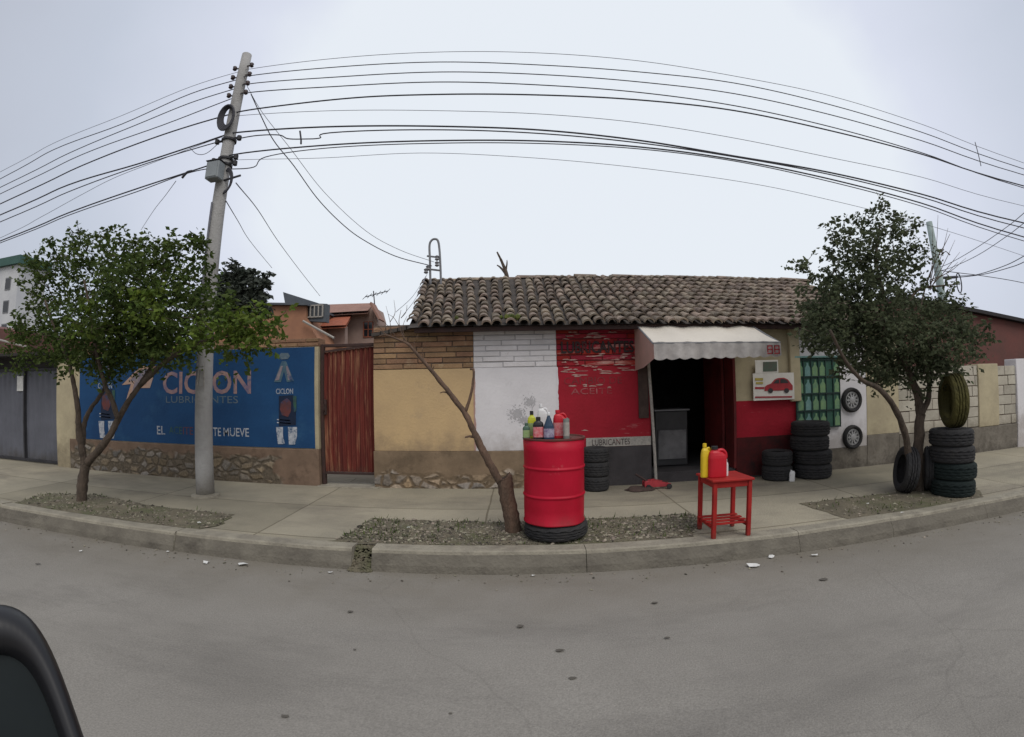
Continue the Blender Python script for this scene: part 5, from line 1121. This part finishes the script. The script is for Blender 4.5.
cl = [(42, 278, 16, .4, .0), (58, 262, 16, .55, .2), (86, 252, 17, .75, .1), (38, 320, 15, .45, -.2), (55, 300, 20, .5, .2), (72, 328, 24, .95, -.2), (30, 350, 18, .9, -.3), (60, 352, 16, 1.1, .1), (95, 352, 24, 1.2, -.2),
      (98, 285, 24, .85, .3), (122, 262, 18, .9, .0), (150, 258, 18, .8, .3), (172, 256, 15, .7, .1), (192, 257, 12, .6, .2), (115, 242, 9, .5, .1), (198, 245, 7, .4, .1), (128, 292, 28, 1.3, -.3), (160, 290, 26, 1.3, .3), (190, 285, 20, 1.0, .0),
      (130, 325, 34, 1.6, -.2), (165, 325, 32, 1.5, .1), (112, 356, 20, 1.3, .3), (142, 350, 22, 1.3, .3), (175, 352, 20, 1.1, -.2), (195, 318, 22, 1.2, -.2), (205, 345, 18, .9, -.4, 1), (228, 335, 18, .8, -.5, 1), (150, 310, 18, .6, -.55, 1), (95, 325, 14, .5, -.5, 1),
      (248, 328, 17, .8, -.5, 1), (268, 328, 12, .6, -.5, 1), (240, 352, 15, .6, -.4), (258, 343, 12, .6, -.5, 1), (222, 312, 13, .6, -.3)]
lf, lb, cen = crown(cl, YT, 3, .07, bm, dens=1.4)
obj('trunk', bm, M['bark'], tr, smooth=True)
pyobj('crown', *lf, M['leaf'], tr); pyobj('crown', *lb, M['leaf_bright'], tr, label='bright green outer leaves beside the pole')
# right tree
br_ = atz(918, 494, zp(4.3)); YT2 = br_.y + .1
print('right tree', br_)
tr = thing('street_tree', 'dark dense street tree with twin stems beside the stacked tyres', 'tree', (br_.x, YT2, zp(YT2)))
bm = B()
limb(bm, [(919, 497), (918, 470), (919, 440), (920, 410), (916, 390), (908, 370), (898, 340), (885, 300), (876, 260), (880, 225)], YT2, .08, .012, .16, dy=.1)
limb(bm, [(915, 480), (909, 455), (904, 430), (893, 405), (878, 388), (862, 380), (845, 360), (830, 330)], YT2, .05, .014, dy=-.4)
limb(bm, [(921, 415), (928, 400), (930, 380), (936, 360), (950, 345), (965, 340)], YT2, .04, .012, dy=.2)
limb(bm, [(898, 340), (906, 310), (918, 290), (940, 286), (960, 284)], YT2, .03, .006, dy=.1)
limb(bm, [(920, 310), (926, 285), (935, 262), (944, 246), (950, 234)], YT2, .012, .003, dy=.1)
for k, (x, y) in enumerate(((955, 240), (960, 252), (948, 228), (938, 215), (958, 262), (966, 258), (932, 226))): limb(bm, [(930, 290 - k * 2), ((930 + x) / 2 + 2, (285 + y) / 2), (x, y)], YT2, .007, .002, n=5)
cl = [(862, 234, 14, .5, .2), (882, 222, 13, .55, 0), (845, 252, 15, .5, .1), (868, 257, 21, .75, 0), (893, 247, 17, .6, .2), (905, 232, 10, .5, .2), (828, 285, 13, .6, 0), (845, 278, 19, .8, .2), (812, 285, 9, .5, .1), (802, 268, 5, .3, .1), (838, 232, 7, .4, .1),
      (870, 285, 26, 1.4, 0), (897, 280, 19, .7, .2), (915, 262, 14, .45, .1), (935, 245, 14, .14, 0), (950, 255, 10, .1, 0), (942, 300, 12, .3, 0), (820, 310, 20, 1.1, 0), (845, 312, 28, 1.6, .2), (885, 320, 30, 1.6, -.2), (915, 315, 22, 1.1, .1), (940, 325, 20, .9, .2), (958, 318, 10, .5, .1), (967, 330, 10, .6, 0),
      (828, 332, 20, 1.4, -.2), (862, 342, 26, 1.6, .1), (900, 355, 26, 1.5, .1), (930, 350, 24, 1.3, -.2), (955, 350, 18, 1.0, -.3), (975, 345, 11, .7, -.2), (982, 338, 5, .4, -.2), (858, 366, 16, 1.0, -.1), (885, 374, 16, 1.0, .1), (915, 376, 18, 1.0, .1), (942, 372, 15, .9, -.2), (815, 345, 12, .8, 0), (825, 330, 20, 1.0, .3), (875, 384, 9, .6, -.1)]
lf, lb, cen = crown(cl, YT2, 8, .064, bm, dens=1.55)
obj('trunk', bm, M['bark'], tr, smooth=True); pyobj('crown', *lf, M['leaf_dark'], tr)
# dark tree behind the mural wall
YB = 9.5; tr = thing('background_tree', 'dark tree rising behind the mural wall right of the pole', 'tree', (at(240, 330, YB).x, YB, 0))
bm = B(); p = at(240, 300, YB); tube(bm, [(p.x, YB, 0), (p.x + .1, YB, 1.8), p], [.14, .1, .05], 8); 
lf, lb, cen = crown([(228, 288, 12, 1, 0), (245, 280, 11, .9, .1), (258, 290, 10, .8, 0), (238, 305, 18, 1.4, 0), (258, 308, 12, .8, 0), (222, 312, 16, 1, 0), (266, 282, 5, .4, 0), (212, 300, 14, 1, .2), (230, 272, 6, .5, 0)], YB, 5, .14, bm, dens=1.1, reach=.16)
obj('trunk', bm, M['bark'], tr); pyobj('crown', *lf, M['leaf_far'], tr)
# bare leaning tree
b3 = atz(514, 532, zp(4.3)); Y3 = b3.y; print('bare tree', b3)
tr = thing('bare_tree', 'leafless leaning tree with cut stump beside the red drum', 'tree', (b3.x, Y3, zp(Y3)))
bm = B(); limb(bm, [(514, 534), (511, 515), (507, 495), (505, 480), (504, 477.5)], Y3, .078, .07, .08, n=10)
obj('trunk', bm, M['bark_dry'], tr, smooth=True)
bm = B(); limb(bm, [(507, 492), (499, 480), (490, 464), (482, 449), (474, 432), (466, 415), (455, 400), (444, 386), (430, 369), (418, 355), (408, 344), (397, 339), (386, 335), (379, 336)], Y3, .043, .004, .14)
limb(bm, [(465, 413), (470, 398), (473, 383), (473.5, 370), (470, 369)], Y3, .018, .009, .14, n=6)
limb(bm, [(473, 437), (469, 436.5), (465, 437.5)], Y3, .014, .008, n=5); limb(bm, [(436, 377), (433, 371), (434, 366)], Y3, .008, .004, n=5); limb(bm, [(450, 394), (444, 392), (440, 393)], Y3, .009, .004, n=5)
limb(bm, [(408, 344), (402, 334), (399, 322), (401, 310)], Y3, .007, .002, n=5); limb(bm, [(399, 326), (394, 318), (388, 314)], Y3, .004, .002, n=4); limb(bm, [(416, 353), (414, 343), (418, 335)], Y3, .005, .002, n=4); limb(bm, [(396, 337), (388, 326), (384, 322)], Y3, .004, .002, n=4); limb(bm, [(401, 318), (406, 312), (407, 305)], Y3, .004, .002, n=4)
limb(bm, [(425, 363), (422, 352), (426, 345)], Y3, .005, .002, n=4); limb(bm, [(404, 341), (403, 326), (407, 316)], Y3, .005, .0015, n=4); limb(bm, [(391, 336), (390, 322), (386, 306)], Y3, .005, .0015, n=4); limb(bm, [(390, 322), (395, 313), (394, 300)], Y3, .004, .0015, n=4); limb(bm, [(386, 335), (376, 322), (374, 312)], Y3, .004, .0015, n=4); limb(bm, [(388, 335), (378, 330), (370, 333)], Y3, .004, .002, n=4)
obj('branch', bm, M['bark_dry'], tr, smooth=True)
# distant bare branch over the ridge
YY = 12.0; c = at(508, 277, YY); o_ = B(); limb(o_, [(509, 290), (506, 273), (502, 262), (497, 252)], YY, .07, .02, n=6); limb(o_, [(506, 274), (501, 268), (497, 265)], YY, .04, .015, n=5); limb(o_, [(506, 270), (507, 264), (507, 260)], YY, .03, .01, n=5); limb(o_, [(509, 290), (511, 400)], YY, .08, .09, n=6)
o = obj('dead_tree', o_, M['bark'], origin=(c.x, YY, 0)); tag(o, 'bare branched tip of a dead tree showing above the roof ridge', 'tree')

# ------------------------------------------------------------------ drum, bottles, table
db = atz(557, 546, zp(4.05)); R = (at(587, 500, db.y + .25).x - at(527, 500, db.y + .25).x) / 2; cy = db.y + R + .02; R = (at(584, 480, cy).x - at(523, 480, cy).x) / 2 * .985
cxd = at(554.5, 490, cy).x; z0 = zp(cy) + .018; zt = at(553, 441.5, cy - R).z - .012 + .03; zty = at(557, 528, cy - R).z
print('drum', cxd, cy, R, z0, zt, zty)
tb = tyre_bm(R * 1.06, R * .7, zty - z0)
for v in tb.verts: v.co.z += (zty - z0) / 2
o = obj('tyre', tb, M['rubber'], local=True); o.location = (cxd + .012, cy, z0); o.rotation_euler = (0, radians(-1.0), 0); tag(o, 'flat black tyre lying under the red drum', 'tyre')
t = thing('oil_drum', 'bright red steel oil drum standing on a tyre at the kerb', 'drum', (cxd, cy, zty + .004))
Hh = zt - zty - .004; rb = lambda z: [(R, z - .02), (R, z - .0125), (R + .008, z - .007), (R + .009, z), (R + .008, z + .007), (R, z + .0125), (R, z + .02)]
prof = [(R - .01, 0), (R + .008, .004), (R + .008, .014), (R, .022), (R, Hh * .17)] + rb(Hh * .33) + [(R, Hh * .5)] + rb(Hh * .655) + [(R, Hh * .85), (R, Hh - .02)]
bm = B(); lathe(bm, prof, 56)
for v in bm.verts:
    a = atan2(v.co.y, v.co.x); d = mnoise.noise(Vector((cos(a) * 1.6, sin(a) * 1.6, v.co.z * 3))) * .012; f = (1 + d / R); v.co.x *= f; v.co.y *= f
obj('barrel', bm, M['drum'], t, smooth=True, local=True)
bm = B(); lathe(bm, [(R, Hh - .022), (R + .008, Hh - .016), (R + .009, Hh - .003), (R + .003, Hh), (R - .008, Hh - .001), (R - .014, Hh - .014), (.01, Hh - .014)], 56); lathe(bm, [(.03, Hh - .013), (.03, Hh - .004), (.02, Hh - .002)], 14, (.12, -.1, 0)); obj('rim_lid', bm, M['drum_top'], t, local=True)
ztop = zty + .004 + Hh - .013
def container(name, label, kind, px, ybot, ytop, wpx, Y, base, m, mcap, mlab=None, rotz=0.0, cat='bottle', group=None):
    c = at(px, ybot, Y); h = at(px, ytop, Y).z - base; wd = (at(px + wpx / 2, ybot, Y).x - at(px - wpx / 2, ybot, Y).x) / 2 * (1.12 if cat == 'bottle' else 1.04)
    t = thing(name, label, cat, (c.x, Y, base), group); t.rotation_euler = (0, 0, rotz)
    if kind == 'jug':
        d = wd * .55; ox = -wd * .3; secs = [(0, wd * .93, d * .9), (.008, wd, d), (h * .62, wd, d), (h * .7, wd * .96, d * .95, 0), (h * .8, wd * .72, d * .8, ox * .5), (h * .86, wd * .36, d * .5, ox), (h * .88, wd * .3, d * .5, ox, 2), (h * .9, wd * .3, d * .5, ox, 2)]
        bm = B(); loft(bm, secs); bt_ = obj('body', bm, M[m], t, smooth=False, local=True)
        bm = B(); tube(bm, spline([(ox + wd * .3, 0, h * .84), (wd * .55, 0, h * .86), (wd * .92, 0, h * .76), (wd * .97, 0, h * .6)], 5), d * .34, 8); obj('handle', bm, M[m], t, smooth=True, local=True)
        bm = B(); lathe(bm, [(wd * .34, h * .895), (wd * .36, h * .905), (wd * .34, h), (wd * .3, h * 1.005)], 16, (ox, 0, 0)); obj('cap', bm, M[mcap], t, local=True)
    elif kind == 'cone':
        d = wd * .8; bm = B(); loft(bm, [(0, wd * .93, d * .92), (.006, wd, d), (h * .42, wd, d), (h * .5, wd * .92, d * .95), (h * .72, wd * .5, d * .6, 0, 2.2), (h * .84, wd * .28, d * .34, 0, 2), (h * .88, wd * .26, d * .32, 0, 2)]); obj('body', bm, M[m], t, local=True)
        bm = B(); lathe(bm, [(wd * .3, h * .875), (wd * .3, h * .95), (wd * .16, h), (.002, h)], 14); obj('cap', bm, M[mcap], t, local=True)
    elif kind == 'can':
        bm = B(); lathe(bm, [(wd * .97, 0), (wd, .005), (wd, h * .95), (wd * .94, h * .97), (wd * .94, h * .93)], 24); obj('body', bm, M[m], t, local=True)
        bm = B(); lathe(bm, [(wd * .3, h * .932), (wd * .3, h), (wd * .26, h * 1.01)], 14, (wd * .3, 0, 0)); obj('cap', bm, M[mcap], t, local=True); d = wd
    else:
        d = wd * .7; bm = B(); loft(bm, [(0, wd * .93, d * .92), (.006, wd, d), (h * .66, wd, d), (h * .76, wd * .85, d * .85), (h * .83, wd * .45, d * .55, 0, 2.2), (h * .87, wd * .4, d * .5, 0, 2)]); obj('body', bm, M[m], t, local=True)
        bm = B(); lathe(bm, [(wd * .44, h * .865), (wd * .45, h * .875), (wd * .43, h), (wd * .38, h * 1.005)], 16); obj('cap', bm, M[mcap], t, local=True)
    if mlab:
        bm = B()
        if kind == 'can': lathe(bm, [(wd * 1.01, h * .15), (wd * 1.012, h * .8)], 24, cap=False)
        else:
            lo, hi = (.08, .4) if kind == 'cone' else (.1, .56); loft(bm, [(h * lo, wd * 1.015, d * 1.02), (h * hi, wd * 1.015, d * 1.02)])
        obj('label', bm, M[mlab], t, local=True)
    return t
G = 'oil containers on the drum'
yd = cy
container('oil_bottle', 'small greenish bottle at the left edge of the drum top', 'bottle', 526.5, 439, 423, 6.5, yd - .05, ztop, 'p_green', 'p_green', 'l_green', group=G)
container('oil_bottle', 'tall yellow bottle with dark cap on the drum', 'bottle', 532, 438, 411, 7.5, yd - .0, ztop, 'p_lime', 'p_black', 'l_green', group=G)
container('oil_bottle', 'black oil bottle with red label on the drum', 'bottle', 538.5, 439.5, 417, 9.5, yd - .1, ztop, 'p_black', 'p_black', 'l_red', group=G)
container('oil_bottle', 'white bottle standing behind the others on the drum', 'jug', 543, 436, 404, 9.5, yd + .12, ztop, 'p_white', 'p_white', group=G)
container('oil_bottle', 'dark blue pointed bottle with pale purple label on the drum', 'cone', 549, 440, 412, 9.5, yd - .12, ztop, 'p_blue', 'p_white', 'l_purple', group=G)
container('oil_jug', 'bright red oil jug with handle on the drum', 'jug', 560, 439, 410, 12, yd - .05, ztop, 'p_red', 'p_red', 'l_red', group=G)
container('oil_can', 'small grey tin at the right of the drum top', 'can', 566.5, 439, 418, 6, yd - .13, ztop, 'p_grey', 'p_grey', 'l_pale', cat='can', group=G)
# red table
fl, fr = atz(714, 537.5, ZK + .01), atz(748.5, 537, ZK + .01)
zk = zp(3.97); yF = max(YK + .05, (fl.y + fr.y) / 2); sd_ = .34; xa, xb = at(714, 520, yF).x, at(748.5, 520, yF).x; sd_ = xb - xa
print('table', fl, fr, yF, xa, xb)
ztb = at(730, 475, yF + sd_ / 2).z; z00 = ZK + .012
t = thing('side_table', 'small red painted table standing at the kerb edge', 'table', ((xa + xb) / 2, yF + sd_ / 2, z00))
lw = .019
bm = B(); box(bm, xa - .035, xb + .035, yF - .035, yF + sd_ + .035, ztb - .022, ztb, .005); obj('tabletop', bm, M['tablered'], t)
for x in (xa, xb):
    for y in (yF, yF + sd_): 
        bm = B(); box(bm, x - lw, x + lw, y - lw, y + lw, z00 if y == yF else zp(y) + .004, ztb - .023, .004); obj('leg', bm, M['tablered'], t)
bm = B()
for y in (yF, yF + sd_): box(bm, xa + lw + .001, xb - lw - .001, y - .01, y + .01, ztb - .075, ztb - .024, .003)
for x in (xa, xb): box(bm, x - .01, x + .01, yF + lw + .001, yF + sd_ - lw - .001, ztb - .075, ztb - .024, .003)
obj('apron', bm, M['tablered'], t)
bm = B(); zs_ = z00 + .085
for x in (xa, xb): box(bm, x - .012, x + .012, yF - .06, yF + sd_ + .03, zs_ - .0, zs_ + .025, .003) if False else box(bm, x - .012, x + .012, yF + lw + .001, yF + sd_ - lw - .001, zs_, zs_ + .03, .003)
for k in range(4): y = yF + .03 + (sd_ - .06) * k / 3; box(bm, xa - .03, xb + .03, y - .022, y + .022, zs_ + .031, zs_ + .043, .002)
obj('lower_shelf', bm, M['tablered'], t)
G = 'oil containers on the red table'; yt_ = yF + sd_ / 2
container('oil_jug', 'yellow oil jug on the red table', 'jug', 706, 474, 443.5, 9.5, yt_ - .02, ztb, 'p_yellow', 'p_yellow', rotz=.15, group=G)
container('oil_jug', 'wide red oil jug with black cap on the red table', 'jug', 717, 474.5, 446, 16, yt_ - .05, ztb, 'p_red', 'p_black', group=G)
container('oil_bottle', 'tiny white bottle beside the red jug on the table', 'bottle', 726, 474, 459, 3.6, yt_ - .02, ztb, 'p_white', 'p_white', group=G)
# jack, rag, white can by the tyres, counter inside
a = atz(658, 488, ZW); t = thing('trolley_jack', 'red trolley jack on the pavement beside the opening', 'jack', (a.x, a.y, zp(a.y)))
zz = zp(a.y); bm = B()
for sx in (-1, 1):
    prism(bm, [(a.x - .2, zz + .03), (a.x + .14, zz + .035), (a.x + .16, zz + .07), (a.x - .05, zz + .12), (a.x - .2, zz + .1)], a.y + sx * .06 - .006, a.y + sx * .06 + .006)
box(bm, a.x - .19, a.x - .08, a.y - .053, a.y + .053, zz + .04, zz + .11, .01); obj('frame', bm, M['poster_red'], t)
bm = B(); tube(bm, [(a.x - .13, a.y, zz + .09), (a.x - .3, a.y + .03, zz + .2)], .014, 8); obj('handle', bm, M['iron'], t)
for x in (-.15, .13):
    for sy in (-.085, .085):
        bm = B(); lathe(bm, [(.012, -.014), (.034, -.014), (.036, 0), (.034, .014), (.012, .014)], 16)
        for v in bm.verts: v.co = Vector((v.co.x + a.x + x, v.co.z + a.y + sy, v.co.y + zz + .036))
        obj('wheel', bm, M['rubber'], t)
bm = B(); lathe(bm, [(.03, 0), (.045, .012), (.045, .018)], 14, (a.x + .1, a.y, zz + .075)); obj('saddle', bm, M['iron'], t)
a = atz(640, 490, ZW); bm = B(); rng = random.Random(2); n = 18; V = []
for k in range(4):
    V.append([bm.verts.new((a.x + (1 - k / 4) * .2 * cos(2 * pi * j / n) * rng.uniform(.8, 1.1), a.y + (1 - k / 4) * .12 * sin(2 * pi * j / n) * rng.uniform(.8, 1.1), zp(a.y) + .008 + (0 if k == 0 else .02 + .025 * rng.random()))) for j in range(n)])
for k in range(3):
    for j in range(n): bm.faces.new((V[k][j], V[k][(j + 1) % n], V[k + 1][(j + 1) % n], V[k + 1][j]))
bm.faces.new(V[-1]); o = obj('rag', bm, M['rag'], origin=(a.x, a.y, zp(a.y)), smooth=True); tag(o, 'crumpled brown rag lying before the dark plinth', 'rag')
container('plastic_jug', 'small white jug in front of the low pair of tyres', 'jug', 792, 478, 470, 5, cy2 - .24, zp(cy2 - .24) + .002, 'p_white', 'p_white', cat='jug')
xq = at(658, 440, YW + .55).x; xq1 = at(688, 440, YW + .55).x; zq = zth; zq1 = at(670, 411, YW + .55).z
t = thing('counter_cabinet', 'grey metal counter cabinet just inside the dark opening', 'cabinet', ((xq + xq1) / 2, YW + .7, zq))
bm = B(); box(bm, xq - .04, xq1, YW + .56, YW + 1.0, zq, zq1, .01); obj('body', bm, M['counter_dark'], t)
zq2 = at(670, 430, YW + .55).z; bm = B(); box(bm, xq, xq1 - .03, YW + .54, YW + .558, zq + .1, zq2, .006); obj('front_panel', bm, M['counter'], t)
bm = B(); box(bm, xq - .06, xq1 + .03, YW + .53, YW + 1.02, zq1 + .001, zq1 + .025, .004); obj('counter_top', bm, M['steel'], t)

# ------------------------------------------------------------------ litter
def scrap(px, py, label, size, m, seed, name='litter', cat='litter', flatness=.35, Z=0.004):
    rng = random.Random(seed); c = atz(px, py, Z); bm = B(); n = 7; ring = []
    for j in range(n):
        a = 2 * pi * j / n; r = size * rng.uniform(.5, 1.1); ring.append(bm.verts.new((c.x + r * cos(a), c.y + r * .7 * sin(a), Z + .004 + size * flatness * rng.random())))
    mid = bm.verts.new((c.x, c.y, Z + .004 + size * flatness * .8)); 
    for j in range(n): bm.faces.new((ring[j], ring[(j + 1) % n], mid))
    o = obj(name, bm, M[m], origin=(c.x, c.y, Z), recalc=False); tag(o, label, cat, None); return o
for k, (px, py, sz, lb) in enumerate(((243, 565, .06, 'crumpled white paper scrap in the gutter below the left kerb'), (206, 563, .045, 'flat white scrap left of the crumpled paper in the gutter'), (81, 551.5, .025, 'tiny white scrap on the road below the left tree'), (168, 552, .025, 'tiny pale scrap by the kerb joint left of the pole'),
        (755, 566, .075, 'largest pale paper sheet on the road below the red table'), (771, 557.5, .04, 'small bright scrap nearest the kerb below the red table'), (814, 556, .04, 'white scrap right of the paper sheet below the table'), (533, 576, .025, 'tiny pale scrap on the road below the red drum'), (331, 573, .03, 'faint pale scrap in the gutter below the broken kerb'))):
    scrap(px, py, lb, sz, 'litter', k)
for k, (px, py, lb) in enumerate(((868, 504, 'white scrap in the bed left of the standing tyre'), (902, 513, 'pale scrap in the bed near the right kerb'), (199, 523, 'white scrap among stones of the left bed'), (408, 528, 'white scrap among stones of the middle bed'))): scrap(px, py, lb, .025, 'litter', 60 + k, Z=zp(4.2) + .03)
for k, (px, py, sz, lb) in enumerate(((285, 717, .022, 'dark leaf on the road nearest the bottom of the picture'), (355, 650, .014, 'small dark pebble-like leaf in mid road'), (560, 650.5, .028, 'flat dark leaf in mid road below the drum'), (572, 679, .026, 'curled dark twig-like leaf low in the road'), (350, 612, .03, 'dark leaf smear on the road below the broken kerb'), (520, 627, .035, 'faint dark leaf spot below the bare tree'), (667, 638, .02, 'dark leaf on the road below the table legs'), (38, 564, .03, 'dark leaf on the road left of the tree'), (824, 580, .06, 'dark dirt patch of leaves right of the paper sheet'), (450, 714, .012, 'tiny dark leaf at the bottom middle of the road'), (655, 603, .03, 'dark leaf on the road left of the paper sheet'))):
    scrap(px, py, lb, sz, 'leaf_litter', 20 + k, 'fallen_leaf', 'leaf', .12)
# ------------------------------------------------------------------ wing mirror of the car that carries the camera
d0 = ray(-5, 720); dist = .62; ctr = CAMP + d0 * dist
nrm = -d0; uu = Vector((0, 0, 1)).cross(nrm).normalized(); vv = nrm.cross(uu).normalized()
def onpl(px, py): d = ray(px, py); p = CAMP + d * (dist / d.dot(d0)); q = p - ctr; return q.dot(uu), q.dot(vv)
u1 = onpl(81, 737)[0]; v1 = onpl(-5, 607)[1]; uc = onpl(-8, 737)[0]; vc = onpl(81, 760)[1]
A_, B_ = u1 - uc, v1 - vc
print('mirror', u1, v1, A_, B_)
A_ *= 1.04; B_ *= 1.03
t = thing('wing_mirror', 'black wing mirror of the car at the lower left corner', 'wing mirror', tuple(ctr))
def ring(bm, sa, depth, p=3.5, n=64):
    out = []
    for j in range(n):
        a = 2 * pi * j / n; c, s = cos(a), sin(a); x = uc + (A_ * sa) * math.copysign(abs(c) ** (2 / p), c); y = vc + (B_ * sa + (0)) * math.copysign(abs(s) ** (2 / p), s)
        out.append(bm.verts.new(ctr + uu * x + vv * y + nrm * depth))
    return out
bm = B(); R_ = [ring(bm, .70, .0), ring(bm, .72, .018), ring(bm, .80, .03), ring(bm, .9, .03), ring(bm, .97, .018), ring(bm, 1.0, -.004), ring(bm, .98, -.04), ring(bm, .85, -.09), ring(bm, .5, -.13)]
for i in range(len(R_) - 1):
    for j in range(64): bm.faces.new((R_[i][j], R_[i][(j + 1) % 64], R_[i + 1][(j + 1) % 64], R_[i + 1][j]))
bm.faces.new(R_[-1]); obj('housing', bm, M['car_black'], t, smooth=True)
bm = B(); g = ring(bm, .715, .006); bm.faces.new(g); obj('glass', bm, M['mirror_glass'], t)
bm = B(); bs_ = ctr + uu * (uc) + vv * (vc - B_ * .7) - nrm * .05; tube(bm, [bs_, bs_ - vv * .12 - nrm * .0 - uu * .1, bs_ - vv * .2 - uu * .3], [.05, .045, .06], 10); obj('arm', bm, M['car_black'], t, smooth=True)
